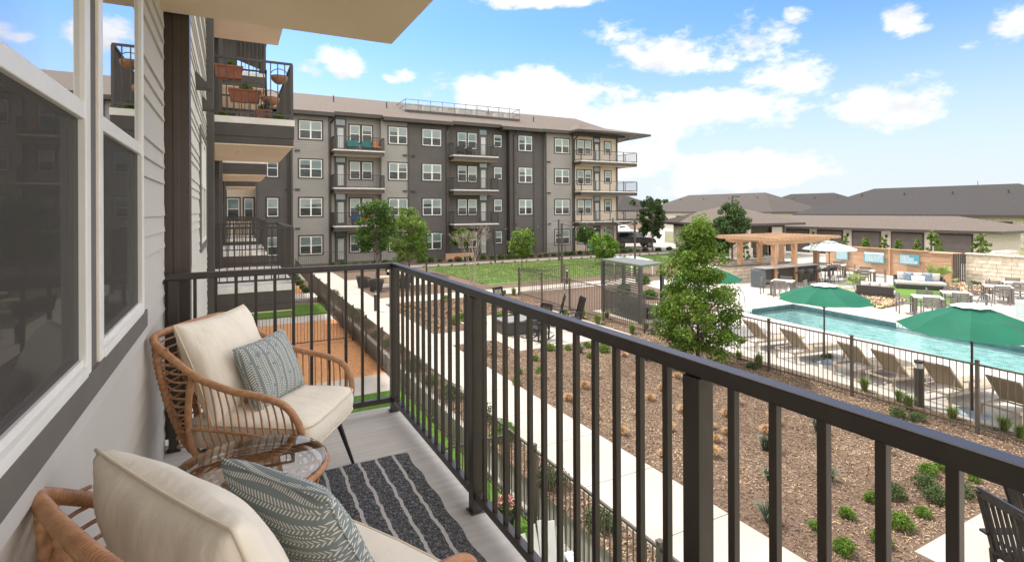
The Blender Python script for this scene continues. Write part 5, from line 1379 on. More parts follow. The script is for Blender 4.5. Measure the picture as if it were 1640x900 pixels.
# rocking chairs
def rocker(black=True):
    t = thing('rocking_chair', 'black', 'rocking chair', (0, 0, G), 0, 'black slatted rocking chairs')
    m_ = M('black_paint', (.014, .014, .015), (.022, .022, .023), 10, .38)
    for s in (-1, 1):
        mb = MB(); mb.tube([(-.47 + .98 * k / 12, s * .27, .03 + .10 * ((k / 12 - .5) * 2) ** 2) for k in range(13)], .022, 6); mb.build('rocker', [m_], t)
        mb = MB(); mb.bar((.26, s * .27, .04), (.24, s * .27, .62), .045); mb.build('leg', [m_], t)
        mb = MB(); mb.bar((-.20, s * .27, .04), (-.24, s * .27, .45), .045); mb.bar((-.22, s * .245, .36), (-.42, s * .24, 1.12), .045); mb.build('back_post', [m_], t)
        mb = MB(); mb.box(-.34, s * .28 - .045, .62, .31, s * .28 + .045, .645); mb.build('armrest', [m_], t)
        mb = MB(); mb.bar((.26, s * .27, .22), (-.21, s * .27, .22), .025); mb.build('side_rail', [m_], t)
    mb = MB()
    for k in range(8): mb.bar((-.21 + k * .068, -.25, .40 + k * .004), (-.21 + k * .068, .25, .40 + k * .004), .055, .02)
    mb.bar((.25, -.27, .39), (.25, .27, .39), .04, .06); mb.bar((.25, -.27, .2), (.25, .27, .2), .025); mb.build('seat', [m_], t)
    mb = MB()
    for k in range(6):
        y = -.18 + k * .072; mb.bar((-.25, y, .46), (-.41, y, 1.07), .016, .045, (0, 1, 0))
    mb.bar((-.25, -.24, .46), (-.25, .24, .46), .03, .07); mb.bar((-.415, -.25, 1.10), (-.415, .25, 1.10), .03, .1); mb.build('backrest', [m_], t)
    return t
rk0 = rocker()
rks = [((887, 521), 2.6, 'black rocking chair with its tall back up against the fence, right behind the fire pit'), ((808, 508), -1.3, 'black rocking chair behind the left end of the grey fire pit'), ((862, 545), 3.4, 'black rocking chair at the right end of the fire pit, seat turned to it'), ((916, 528), 2.9, 'black rocking chair furthest right on the fire pit patio')]
for i, (pp, a, lab) in enumerate(rks):
    p = at_z(pp[0], pp[1], G)
    if i == 0: rk0.location = (p[0], p[1], G + .012); rk0.rotation_euler.z = a; rk0['label'] = lab
    else: dup(rk0, (p[0], p[1], G + .012), a, lab)
for (pp, a, lab) in (((1612, 757), -.9, 'black rocking chair at the bottom right corner, the one behind'), ((1601, 808), -.45, 'black rocking chair at the bottom right corner, nearest the viewer')):
    p = at_z(pp[0], pp[1], G + 1.1); dup(rk0, (p[0] + .42 * cos(a), p[1] + .42 * sin(a), G + .012), a, lab)
p = at_z(811, 539.5, G); fp = thing('fire_pit', 'rectangular charcoal fire pit with a grey top on the rocking chair patio', 'fire pit', (p[0], p[1], G), -.02)
mb = MB(); mb.box(0, 0, .02, 1.55, .85, .44); mb.build('base', [M('charcoal_panel', (.04, .042, .045), (.055, .057, .06), 4, .5)], fp, .01)
mb = MB(); mb.box(-.04, -.04, .441, 1.59, .89, .49); mb.build('top', [M('fire_pit_top', (.16, .165, .17), (.20, .205, .21), 20, .5)], fp, .006)
# wicker seating round a drum table
def tub(x, y, rz, lab, first=None):
    if first: return dup(first, (x, y, G), rz, lab)
    t = thing('wicker_armchair', lab, 'armchair', (x, y, G), rz, 'dark wicker tub chairs round the drum table')
    mb = MB(); n = 18; vs = []; fs = []
    prof = ((.02, .31), (.30, .36), (.55, .41), (.72, .42), (.72, .37), (.45, .34))
    for (z, r) in prof:
        for k in range(n + 1):
            a = pi * .72 + pi * 1.0 * (k / n) * 1.0 - pi * .22 + 0; a = pi * .42 + pi * 1.16 * k / n; vs.append((r * cos(a), r * sin(a), z - (.16 * abs(2 * k / n - 1) ** 2 if z > .5 else 0)))
    for j in range(len(prof) - 1):
        for k in range(n): fs.append((j * (n + 1) + k, (j + 1) * (n + 1) + k, (j + 1) * (n + 1) + k + 1, j * (n + 1) + k + 1))
    mb.add(vs, fs, True); mb.build('shell', [m_wick], t)
    mb = MB(); mb.lathe([(.30, .02), (.33, .14), (.29, .16)], (0, 0, 0), 18); mb.build('base', [m_wick], t)
    mb = MB(); mb.lathe([(.001, .33), (.30, .33), (.34, .37), (.33, .43), (.28, .45), (.001, .46)], (.03, 0, 0), 20); mb.build('cushion', [M('beige_cushion', (.50, .44, .38), None, rough=.9)], t)
    return t
pos = [((583, 461), .6, 'dark wicker tub chair, leftmost of the ring by the far walkway'), ((602, 466), 1.2, 'dark wicker tub chair with its back to the viewer beside the leftmost one'), ((647, 460), 2.4, 'dark wicker tub chair right of the railing corner post'), ((628, 444), -1.9, 'dark wicker tub chair on the far side of the drum table')]
t0 = None
for (pp, a, lab) in pos:
    p = at_z(pp[0], pp[1], G)
    if t0 is None: t0 = tub(p[0], p[1], a, lab)
    else: tub(p[0], p[1], a, lab, t0)
p = at_z(617, 453, G); mb = MB(); mb.lathe([(.45, 0), (.46, .38), (.001, .385)], (0, 0, 0), 24); mb.build('drum_table', [M('tan_drum', (.42, .33, .22), (.50, .40, .28), 6, .8)], None, 0, (p[0], p[1], G)); tag(bpy.data.objects['drum_table'], 'round tan drum table between the dark wicker tub chairs', 'table')
# sofa and daybed
m_gcush = M('light_grey_cushion', (.50, .47, .45), (.56, .53, .50), 6, .9)
def sofa(name, label, x, y, rz, L_, D_, back=True, pil=False):
    t = thing(name, label, 'sofa', (x, y, G), rz)
    mb = MB(); mb.box(-L_ / 2, -D_ / 2, .05, L_ / 2, D_ / 2, .26); mb.build('base', [m_wick], t, .02)
    mb = MB(); mb.box(-L_ / 2 + .03, -D_ / 2 + .02, .262, L_ / 2 - .03, D_ / 2 - .12, .42); mb.build('seat_cushion', [m_gcush], t, .04)
    mb = MB(); mb.box(-L_ / 2, D_ / 2 - .1, .262, L_ / 2, D_ / 2, .66); mb.box(L_ / 2 - .1, -D_ / 2 + .5, .262, L_ / 2, D_ / 2 - .101, .58); mb.box(-L_ / 2, 0, .5, -L_ / 2 + .06, D_ / 2 - .101, .56); mb.build('back', [m_wick], t, .02)
    for k in range(3):
        w = (L_ - .3) / 3; mb, _ = pillow_mesh(w, .42, .2, 40 + k, 10, .03, .04, .004); c = mb.build('back_cushion', [m_gcush], t, 0, (-L_ / 2 + .15 + w * (k + .5), D_ / 2 - .2, .62)); c.rotation_euler = (0, 0, pi / 2)
    if pil:
        for (xx, s, m_, l) in ((-.45, .42, 'blue_print', 'left blue patterned pillow on the grey sofa'), (.35, .42, 'blue_print', 'right blue patterned pillow on the grey sofa'), (-.05, .26, 'white', 'small white lumbar pillow in the middle of the grey sofa')):
            mb, _ = pillow_mesh(.44 if s > .3 else .6, s, .15, int(90 + xx * 10), 10, .05, 0, .004)
            mt = M('blue_print_fabric', (.09, .15, .24), (.30, .38, .46), 14, .9) if m_ != 'white' else M('white_fabric', (.70, .71, .72), None, rough=.9)
            o = mb.build('sofa_pillow', [mt]); v = Matrix.Rotation(rz, 3, 'Z') @ Vector((xx, D_ / 2 - (.38 if s > .3 else .52), .42 + s / 2)); o.location = (x + v.x, y + v.y, G + v.z); o.rotation_euler = (0, radians(0), rz + pi / 2); tag(o, l, 'pillow')
p = at_z(1466, 463, G); sofa('sofa', 'long grey cushioned wicker sofa on the artificial turf', p[0] + .2, p[1] - .1, -1.0, 2.15, 1.1, True, True)
p = at_z(1404, 479, G); sofa('daybed', 'dark wicker daybed seen from behind at the left edge of the turf', p[0], p[1], -1.25 + pi, 1.45, 1.0)
p = at_z(1447, 441, G); t = thing('planter_box', 'long empty black planter box against the cedar fence', 'planter', (p[0] + .2, p[1], G), -pi / 2 + .05); mb = MB()
mb.box(-.9, -.25, 0, .9, .25, .46); mb.build('box', [m_black], t, .01); mb = MB(); mb.box(-.84, -.2, .461, .84, .2, .47); mb.build('soil', [m_trim_d], t)
def pz(px, py, z=G): p = at_z(px, py, z); return (float(p[0]), float(p[1]))
mb = MB(); mb.poly([pz(*q) for q in ((1412, 459.5), (1470, 457), (1550, 472), (1543, 491), (1470, 491), (1447, 486.5), (1404, 476))], G, G + .035); struct(mb, 'artificial_turf', [m_turf])
mb = MB(); mb.poly([pz(*q) for q in ((1362, 481), (1392, 474), (1420, 479), (1451, 486), (1411, 495.5))], G, G + .03); struct(mb, 'flower_bed', [m_mulch])
mb = MB(); mb.poly([pz(*q) for q in ((1500, 458), (1552, 458), (1612, 466), (1570, 474), (1520, 470))], G, G + .028); struct(mb, 'flower_bed', [m_mulch])
# pool handrails, raised tiled spa wall, sandy service items
def handrail(px, py, label, a=0.0):
    p = at_z(px, py, G); t = MB(); t.tube(spline([(0, 0, 0), (0, 0, .62), (.08, 0, .78), (.3, 0, .78), (.55, 0, .5), (.62, 0, .0)], .06), .022, 8); o = t.build('pool_handrail', [M('steel', (.5, .5, .5), None, rough=.25, metal=1)], None, 0, (p[0], p[1], G), a); tag(o, label, 'handrail')
handrail(1184, 498, 'steel grab rail at the left corner of the pool', .3); handrail(1588, 505, 'thin steel rail near the pale tiled block at the right edge', 1.2)
p = at_z(1617, 540, G); mb = MB(); mb.box(0, -1.4, 0, .8, .0, 1.15); o = mb.build('tiled_block', [blocks_mat('pale_tile', (.50, .58, .56), (.56, .63, .61), (.42, .48, .47), .2, .05, .006, '+Z', .2, .05)], None, .01, (p[0] + .4, p[1], G)); tag(o, 'pale green tiled block standing at the right edge by the pool', 'wall')
# car park vehicles
def car(name, label, x, y, rz, body, L_=4.9, W_=1.95, H_=1.78, suv=True):
    t = thing(name, label, 'car', (x, y, G), rz)
    pr = [(-.5, .28), (-.5, .60), (-.485, .66), (-.40, .97), (-.36, .995), (.05, 1.0), (.12, .97), (.22, .68), (.44, .60), (.49, .48), (.5, .28)] if suv else [(-.5, .28), (-.5, .62), (-.12, .64), (-.10, .97), (.10, 1.0), (.17, .97), (.26, .66), (.47, .60), (.5, .45), (.5, .28)]
    mb = MB(); n = len(pr); vs = []
    for s, w in ((-1, 1), (1, 1)):
        for (a, h) in pr: vs.append((a * L_, s * W_ / 2 * (1 if h < .7 else .84), h * H_))
    mb.add(vs, [tuple(range(n)), tuple(range(2 * n - 1, n - 1, -1))] + [(i, n + i, n + (i + 1) % n, (i + 1) % n) for i in range(n)]); mb.build('body', [M(name + '_paint' + str(int(body[0] * 1000)), body, None, rough=.25, coat=.6, metal=.2)], t, .05, None, None, 3)
    mg = M('car_glass', (.012, .014, .016), None, rough=.05, spec=.9)
    for s in (-1, 1):
        mb = MB(); y0 = s * (W_ / 2 * .86 + .015); y1 = s * (W_ / 2 * .97)
        for (a, b) in (((-.38, -.15), (-.13, .05)) if suv else ((-.08, .14),)) : mb.quad((a * L_, y1, .68 * H_), (b * L_, y1, .68 * H_), (min(b, .1) * L_, y0, .93 * H_), ((a + .02) * L_, y0, .93 * H_))
        mb.build('side_windows', [mg], t)
    for a in (-.32, .33):
        for s in (-1, 1):
            mb = MB(); mb.tube([(a * L_, s * (W_ / 2 - .22), .36), (a * L_, s * (W_ / 2 + .01), .36)], .36, 18); w = mb.build('wheel', [m_black], t); mb = MB(); mb.tube([(a * L_, s * (W_ / 2), .36), (a * L_, s * (W_ / 2 + .025), .36)], .22, 12); mb.build('rim', [m_alu], w)
p = at_z(1017, 397, G); car('parked_suv', 'dark grey sport utility vehicle parked to the right of the apartment building', p[0] + .5, p[1] + 1, -.35, (.05, .05, .055))
p = at_z(990, 393, G); car('parked_car', 'black car half hidden by the corner of the apartment building', p[0], p[1] + 3, -.3, (.01, .01, .011), 4.6, 1.9, 1.6)
p = at_z(1034, 385, G); car('parked_pickup', 'white pickup truck parked behind the dark sport utility vehicle', p[0] + 2, p[1] + 8, -.35, (.75, .75, .74), 5.4, 2.0, 1.9, False)
# neighbour's balcony plants
ps_ = thing('plant_stand', 'black folding stand with two terracotta troughs on the upper neighbouring balcony', 'plant stand', (.15, 11.6, 6.42), pi / 2)
mb = MB()
for y in (-.45, .45):
    mb.bar((-.38, y, 0), (.0, y, 1.05), .03); mb.bar((.42, y, 0), (-.1, y, 1.05), .03); mb.bar((-.2, y, .35), (.25, y, .35), .02)
mb.bar((-.05, -.45, 1.02), (-.05, .45, 1.02), .03); mb.build('frame', [m_black], ps_)
m_terra = M('terracotta', (.28, .095, .05), (.36, .13, .07), 8, .8)
def trough(par, x, y, z, l=.8):
    mb = MB(); mb.add([(x - .1, y - l / 2, z), (x + .1, y - l / 2, z), (x + .1, y + l / 2, z), (x - .1, y + l / 2, z), (x - .14, y - l / 2 - .03, z + .22), (x + .14, y - l / 2 - .03, z + .22), (x + .14, y + l / 2 + .03, z + .22), (x - .14, y + l / 2 + .03, z + .22)], [(0, 3, 2, 1), (4, 5, 6, 7), (0, 1, 5, 4), (1, 2, 6, 5), (2, 3, 7, 6), (3, 0, 4, 7)])
    mb.box(x - .15, y - l / 2 - .04, z + .2, x + .15, y + l / 2 + .04, z + .235); return mb.build('trough', [m_terra], par)
trough(ps_, -.12, .2, .80, .42); trough(ps_, .12, -.08, .42, .5)
tr3 = thing('planter', 'terracotta trough on the floor under the plant stand', 'planter', (.55, 11.6, 6.42)); trough(tr3, 0, 0, 0, .55)
m_wickb = M('basket_weave', (.28, .13, .06), (.42, .22, .11), 40, .8, bump=.5, bscale=90)
def basket(x, y, z, r, lab):
    t = thing('hanging_basket', lab, 'basket', (x, y, z)); mb = MB()
    mb.lathe([(.001, -r), (r * .5, -r * .86), (r * .87, -r * .5), (r, 0), (r * .93, 0), (r * .8, -r * .4), (.001, -r * .7)], (0, 0, 0), 20); mb.build('bowl', [m_wickb], t)
    mb = MB(); mb.tube([(r * cos(a), 0, r * .9 * sin(a)) for a in [pi * k / 12 for k in range(13)]], .008, 6); mb.build('handle', [m_black], t)
basket(.82, 11.2, 7.30, .16, 'woven hanging basket near the top rail of the upper neighbouring balcony'); basket(.68, 11.5, 6.93, .17, 'woven basket hung lower on the upper neighbouring balcony')
# white adirondack chair below
p = at_z(897, 862, .95); ad = thing('adirondack_chair', 'white fan backed garden chair on the patio below the balcony', 'chair', (p[0] - .1, p[1] - .1, 0), radians(-100))
m_wp = M('white_paint', (.66, .66, .63), (.74, .74, .71), 5, .6)
mb = MB()
for k in range(5): a = (k - 2); mb.bar((-.30, a * .085, .30), (-.52, a * .125, .95 - .03 * a * a), .018, .10, (0, 1, 0))
mb.build('backrest', [m_wp], ad)
mb = MB()
for k in range(6): mb.box(-.28 + k * .1, -.27, .30 + k * .012, -.19 + k * .1, .27, .318 + k * .012)
mb.build('seat', [m_wp], ad)
for s in (-1, 1):
    mb = MB(); mb.bar((.3, s * .28, 0), (.3, s * .28, .53), .09, .03); mb.bar((-.5, s * .28, .05), (.3, s * .28, .36), .03, .12); mb.build('leg', [m_wp], ad)
    mb = MB(); mb.box(-.45, s * .32 - .06, .53, .38, s * .32 + .06, .552); mb.build('armrest', [m_wp], ad)
# string light poles and strings
sl_ = []
for (px, pyt, pb, lab) in ((683, 368, 437, 'slim string light pole left of the bare tree'), (793, 362, 421, 'slim string light pole in front of the dark wall, by the flower box'), (895, 351, 418, 'slim string light pole before the light grey wall, the farther of the pair'), (900, 357, 452, 'slim string light pole before the light grey wall, the nearer of the pair'), (982, 349, 411, 'slim string light pole in front of the cream corner'), (1017, 353, 440, 'slim string light pole rising behind the louvred shelter')):
    b = at_z(px, pb, G); d = (b - CAMP) @ fw; zt = CZ - (pyt - 336) / FPX * d
    mb = MB(); mb.box(-.05, -.05, 0, .05, .05, zt - G); o = mb.build('string_light_pole', [m_trim_d], None, .005, (b[0], b[1], G)); tag(o, lab, 'pole', 'string light poles round the lawn'); sl_.append(Vector((b[0], b[1], zt - .05)))
for i, (a, b) in enumerate(((0, 1), (1, 2), (2, 4), (4, 5), (3, 5))):
    A_, B_ = sl_[a], sl_[b]; t = thing('string_lights', ['string of small bulbs left of the bare tree', 'string of small bulbs across the dark wall', 'string of small bulbs below the cream balconies', 'string of small bulbs at the cream corner, rightmost span', 'string of small bulbs spanning the lawn from the nearer pole'][i], 'string lights', tuple(A_))
    def cat(u): return (B_ - A_) * u + Vector((0, 0, -1.3 * u * (1 - u)))
    mb = MB(); mb.tube([cat(k / 20) for k in range(21)], .012, 4); mb.build('cable', [m_black], t)
    L_ = (B_ - A_).length; n = int(L_ / .8)
    for k in range(1, n): c = cat(k / n); mb = MB(); mb.ball((c.x, c.y, c.z - .05), .035, 5); mb.build('bulb', [M('clear_bulb', (.75, .74, .70), None, rough=.2)], t)
# ------------------------------------------------------------------ vegetation
def leafmat(name, a, b, isl=.35, tr=.3): return M(name, a, b, 1.2, .6, island=isl, trans=tr, spec=.35)
m_leaf = leafmat('leaf_green', (.045, .10, .018), (.11, .20, .035)); m_leafy = leafmat('leaf_yellow_green', (.09, .17, .025), (.20, .29, .05)); m_leafd = leafmat('leaf_dark', (.035, .080, .020), (.08, .14, .035)); m_box = leafmat('boxwood_leaf', (.08, .16, .015), (.17, .29, .03)); m_sage = leafmat('shrub_leaf', (.04, .075, .02), (.10, .15, .045))
m_bark = M('bark', (.10, .075, .055), (.19, .155, .12), 12, .95, bump=.6, bscale=30, stretch=(1, 1, .2)); m_pale = M('pale_bark', (.30, .25, .20), (.42, .37, .31), 12, .9)
npr = np.random.RandomState(11)
def tree(name, label, x, y, z, h, crown, cz0, lm, n, leaf, trunk=.07, seed=1, cone=0.0, nb=16, gaps=.55, cat='tree', group=None, lean=0):
    """crown = radius; crown from cz0 to h; clumps of leaves on real limbs"""
    r = np.random.RandomState(seed); t = thing(name, label, cat, (x, y, z), r.uniform(0, 6), group)
    mb = MB(); mid = (h + cz0) / 2
    top = h * .86
    mb.tube([(0, 0, -.1), (.02, .0, h * .25), (lean + .03, .02, h * .5), (lean, 0, top)], [trunk, trunk * .8, trunk * .5, trunk * .15], 8)
    cl = []
    for i in range(nb):
        u = (i + .5) / nb; zc = cz0 + (h - cz0) * (.04 + .92 * u); f = math.sqrt(max(.02, 1 - (2 * u - .9) ** 2 / 1.25)) if not cone else (1 - u) ** .75 + .1
        f = min(f, 1) if cone != .5 else min(1, .6 + 2.2 * u, .26 + 1.05 * (1 - u)); nr = (2 if cone != .5 else 4) + int(5 * f)
        for k in range(nr):
            a = r.uniform(0, 2 * pi); d = crown * f * math.sqrt(r.uniform(.12, 1.0)) ; c = np.array([d * cos(a) * r.uniform(.85, 1.1), d * sin(a), zc + r.normal(0, .04 * h)])
            cl.append((c, crown * (r.uniform(.16, .34) if cone != .5 else r.uniform(.10, .30))))
            if k < 3: z0 = max(.2 * h, zc - d * .8); mb.tube([(0, 0, z0), (c[0] * .5, c[1] * .5, (z0 + c[2]) / 2 + .03), tuple(c)], [trunk * .3, trunk * .2, trunk * .06], 5)
    mb.build('trunk', [m_bark], t)
    w = np.array([s ** 1.6 for _, s in cl]); w /= w.sum(); idx = r.choice(len(cl), n, p=w)
    C_ = np.array([c for c, _ in cl])[idx]; S_ = np.array([s for _, s in cl])[idx][:, None]
    dirs = r.normal(0, 1, (n, 3)); dirs /= np.linalg.norm(dirs, axis=1)[:, None]; rad = r.uniform(.25, 1, (n, 1)) ** .6
    P_ = C_ + dirs * S_ * rad * [1, 1, .8]
    Nn = dirs * .5 + [0, 0, .7]
    link_mesh('crown', leaf_mesh('crown', P_, Nn, leaf, lm, .5, seed), t)
    return t
def tz(px, py): p = at_z(px, py, G); return float(p[0]), float(p[1])
x, y = 11.1, 10.35; tree('leafy_tree', 'large bright green tree standing in the mulch in front of the pool fence', x, y, G, 4.0, 1.1, .3, leafmat('leaf_bright', (.07, .145, .015), (.19, .30, .035), tr=.35), 27000, .040, .06, 4, nb=26, cone=.5)
x, y = tz(603, 456); tree('dark_green_tree', 'dark green tree before the light grey wall, left of the brighter tree', x, y, G, 4.9, 1.15, 1.9, m_leaf, 9000, .07, .06, 7)
x, y = tz(655, 439); tree('pale_green_tree', 'brighter green tree before the light grey wall, right of the dark green one', x, y, G, 4.3, 1.4, .9, m_leafy, 10000, .075, .06, 9)
x, y = tz(836, 432); tree('young_tree', 'small yellow green tree on the lawn in front of the dark wall', x, y, G, 2.9, .9, 1.0, m_leafy, 3500, .08, .04, 12)
x, y = tz(740, 415); tree('young_tree', 'low fresh green tree at the foot of the dark wall behind the bare tree', x, y, G, 2.6, .95, 1.2, m_box, 3000, .09, .05, 13)
x, y = tz(966, 424); tree('young_tree', 'small bright tree on the lawn in front of the cream corner', x, y, G, 2.4, 1.1, .6, m_box, 4500, .08, .04, 14)
x, y = tz(938, 409); tree('young_tree', 'small dark tree left of the bright one at the cream corner', x, y, G, 2.6, .9, 1.2, m_leaf, 2500, .09, .05, 15)
x, y = tz(846, 412); tree('young_tree', 'dark small tree against the wall behind the yellow green one', x, y, G, 2.6, .7, 1.0, m_leaf, 2000, .08, .05, 16)
x, y = tz(1045, 402); tree('round_tree', 'dense dark green tree by the car park right of the apartment building', x, y, G, 5.6, 1.35, 1.4, m_leafd, 7000, .11, .09, 17)
x, y = 35.2, 29.2; tree('round_tree', 'dark green tree in front of the cabana left of the pergola', x, y, G, 4.9, 1.35, 1.3, m_leafd, 7000, .10, .08, 18, cone=0)
for i, (px, py, h, lab) in enumerate(((1161, 441, 2.2, 'narrow conifer right behind the large leafy tree'), (1193, 428, 2.4, 'narrow conifer between the first two pergola posts'), (1218, 424, 1.9, 'narrow conifer behind the second back post of the pergola'))):
    x, y = tz(px, py); tree('conifer', lab, x, y, G, h, .42, .2, m_leaf, 2200, .05, .03, 30 + i, cone=1, nb=10)
# shrubs standing behind the cedar fence top
for i, (px, lab) in enumerate(((1354, 'leftmost shrub top behind the cedar fence'), (1387, 'second shrub top behind the cedar fence, above the middle notice'), (1415, 'third shrub top behind the cedar fence'), (1439, 'fourth shrub top behind the cedar fence, thin and pale'), (1469, 'fifth shrub top behind the cedar fence, above the right notice'), (1497, 'tall loose climbing shrub beside the garage wall lamp'), (1572, 'spreading shrub behind the stone wall'))):
    p = at_x(px, 415, 40.0); tree('shrub', lab, float(p[0]), float(p[1]), G, (2.35, 2.3, 2.25, 2.2, 2.2, 2.9, 2.7)[i], .26 if i < 5 else .45, .9, m_box if i % 2 else m_leafy, 1100, .07, .03, 50 + i, nb=8, cat='shrub', group='shrub tops behind the cedar fence')
# bare tree
def bare(x, y, label):
    t = thing('bare_tree', label, 'tree', (x, y, G)); mb = MB(); r = random.Random(3)
    def br(p, d, l, rad, k):
        q = p + d * l; m_ = (p + q) / 2 + Vector((r.uniform(-1, 1), r.uniform(-1, 1), 0)) * l * .06
        mb.tube([p, m_, q], [rad, rad * .8, rad * .6], 5 if k > 1 else 7, caps=False)
        if k >= 6: return
        for _ in range(3 if k > 1 else 2):
            e = (d + Vector((r.uniform(-1, 1), r.uniform(-1, 1), r.uniform(-.25, .6))) * (.55 if k > 0 else .3)).normalized(); br(q, e, l * r.uniform(.6, .82), rad * .58, k + 1)
    for s in (-1, 1, .2): br(Vector((s * .12, .05 * s, 0)), Vector((s * .14, r.uniform(-.1, .1), 1)).normalized(), 1.05, .04, 0)
    mb.build('branches', [m_pale], t)
x, y = tz(757, 458); bare(x, y, 'bare multi stemmed tree without leaves at the near edge of the lawn')
# small plants
def blades(name, n, h, spread, w, mat, seed, curve=.5, up=.6):
    r = random.Random(seed); mb = MB()
    for i in range(n):
        a = r.uniform(0, 2 * pi); e = r.uniform(.1, 1) * spread; L_ = h * r.uniform(.6, 1.1); d = Vector((cos(a), sin(a), 0)); s = Vector((-sin(a), cos(a), 0)) * w / 2; b = d * r.uniform(0, .05)
        p1 = b + d * e * .4 + Vector((0, 0, L_ * .6)); p2 = b + d * e + Vector((0, 0, L_ * (1 - curve * e / max(spread, .01) * .5)))
        mb.add([tuple(b - s), tuple(b + s), tuple(p1 + s * .8), tuple(p1 - s * .8), tuple(p2)], [(0, 1, 2, 3), (3, 2, 4)])
    me = bpy.data.meshes.new(name); me.from_pydata(mb.v, [], mb.f); me.materials.append(mat); return me
m_dry = M('dry_grass', (.40, .25, .12), (.56, .38, .21), 6, .9, island=.3); m_yuc = M('yucca_leaf', (.05, .08, .05), (.10, .14, .08), 8, .7, island=.25); m_gt = M('green_tuft', (.10, .17, .03), (.22, .30, .06), 6, .8, island=.3)
me_dry = [blades('dry_tuft', 420, .19, .14, .006, m_dry, s, .9) for s in range(3)]; me_yuc = [blades('yucca', 80, .36, .30, .016, m_yuc, s, .9) for s in range(3)]; me_gt = [blades('green_tuft', 320, .34, .2, .008, m_gt, s, .7) for s in range(3)]
def bush_mesh(name, rad, n, leaf, mat, seed, sq=.85):
    r = np.random.RandomState(seed); cl = r.normal(0, 1, (26, 3)); cl /= np.linalg.norm(cl, axis=1)[:, None]; cl *= rad * .62; cl[:, 2] = np.abs(cl[:, 2]) * sq
    idx = r.randint(0, 26, n); d = r.normal(0, 1, (n, 3)); d /= np.linalg.norm(d, axis=1)[:, None]; P_ = cl[idx] + d * rad * .42 * r.uniform(.5, 1, (n, 1)); P_[:, 2] = np.abs(P_[:, 2] + rad * .35)
    return leaf_mesh(name, P_, d + [0, 0, .5], leaf, mat, .5, seed)
me_bush = [bush_mesh('boxwood', .17, 1500, .014, m_box, s) for s in range(3)]; me_loose = [bush_mesh('loose_shrub', .20, 1100, .015, m_sage, s + 5, .6) for s in range(2)]; me_shrub = [bush_mesh('shrub', .42, 1400, .045, m_leaf, s + 9) for s in range(2)]; me_shd = [bush_mesh('shrub', .38, 1000, .05, m_leafd, s + 19) for s in range(2)]
def put(name, mes, x, y, label, cat, group, s=1.0, z=None):
    o = link_mesh(name, mes[rng.randrange(len(mes))], None, (x, y, (G if z is None else z)), rng.uniform(0, 6.28)); o.scale = (s, s, s * rng.uniform(.85, 1.15)); tag(o, label, cat, group); return o
# brown tufts (photo positions)
dry = [(911,636),(937,616),(954,664),(997,690),(1000,565),(1022,600),(1022,660),(1042,635),(1061,620),(1070,683),(1136,610),(1130,625),(1140,680),(1062,725),(1095,655),(1178,640),(1165,662),(1165,690),(1240,648),(1236,662),(1241,673),(1228,690),(1305,663),(1142,725),(1148,702),(1085,600),(870,600)]
for k, (px, py) in enumerate(dry): x, y = tz(px, py + 6); put('dry_grass_tuft', me_dry, x, y, 'tawny dry grass tuft in the mulch right of the walkway', 'grass tuft', 'tawny grass tufts in the near mulch bed', rng.uniform(.75, 1.15))
for k in range(34):
    x, y = rng.uniform(6.6, 11.8), rng.uniform(19.8, 23.6)
    if k > 22: x, y = rng.uniform(6.4, 7.4), rng.uniform(17.8, 23)
    put('dry_grass_tuft', me_dry, x, y, 'small tawny tuft in the mulch bed beyond the fire pit patio', 'grass tuft', 'tawny tufts beyond the fire pit', rng.uniform(.6, .95))
for k in range(22): x = 12.7 + k * 1.1; put('dry_grass_tuft', me_dry, x, 38.25 + rng.uniform(-.1, .1), 'small brown tuft in the row between lawn and sidewalk', 'grass tuft', 'brown tufts along the far sidewalk', 1.1)
for (px, py) in ((1232,832),(1232,765),(1327,765),(1315,712),(1310,688),(1395,695),(1420,722),(1225,715),(965,548),(1045,530),(1090,545),(985,565),(930,560),(1035,572),(955,600),(1155,560),(1120,575)):
    x, y = tz(px, py + 5); put('yucca', me_yuc, x, y, 'spiky dark yucca in the near mulch bed', 'yucca', 'spiky yuccas in the near mulch bed', rng.uniform(.7, 1.0))
bx_ = [(1308,838),(1357,820),(1352,878),(1398,798),(1488,752),(1513,745),(1560,762),(1478,818),(1442,838),(1413,862),(857,570),(881,553),(866,590),(910,552),(940,548),(968,556),(1010,552),(830,590),(946,566),(827,608)]
lo_ = [(1428,788),(1500,795),(1540,785),(1484,775)]
for (px, py) in bx_: x, y = tz(px, py + 8); put('boxwood', me_bush, x, y, 'small round bright green boxwood in the mulch', 'shrub', 'round boxwoods in the near mulch bed', rng.uniform(.62, 1.0) * (1 if px > 1200 else 1.2))
for (px, py) in lo_: x, y = tz(px, py + 8); put('loose_shrub', me_loose, x, y, 'loose spreading dull green shrub near the bottom right patio', 'shrub', 'loose shrubs near the corner patio', 1.0)
for (px, py) in ((716,478),(750,480),(742,510),(772,468),(824,500),(800,508),(728,515)): x, y = tz(px, py + 4); put('boxwood', me_bush, x, y, 'green boxwood around the back of the fire pit patio', 'shrub', 'boxwoods behind the fire pit', 1.5)
for (px, py) in ((905,500),(933,504),(957,513),(1012,528),(972,504),(808,466),(823,467),(1035,522)): x, y = tz(px, py + 6); put('grass_clump', me_gt, x, y, 'bright green grass clump along the outside of the pool fence', 'grass clump', 'green clumps outside the pool fence', rng.uniform(.9, 1.3))
for (px, py) in ((1183,570),(1384,620),(1440,637),(1525,665),(1608,684),(1455,650),(1635,700),(1215,580)): x, y = tz(px, py + 6); put('grass_clump', me_gt, x, y, 'green grass clump inside the foot of the pool fence', 'grass clump', 'green clumps along the foot of the pool fence', rng.uniform(.9, 1.15))
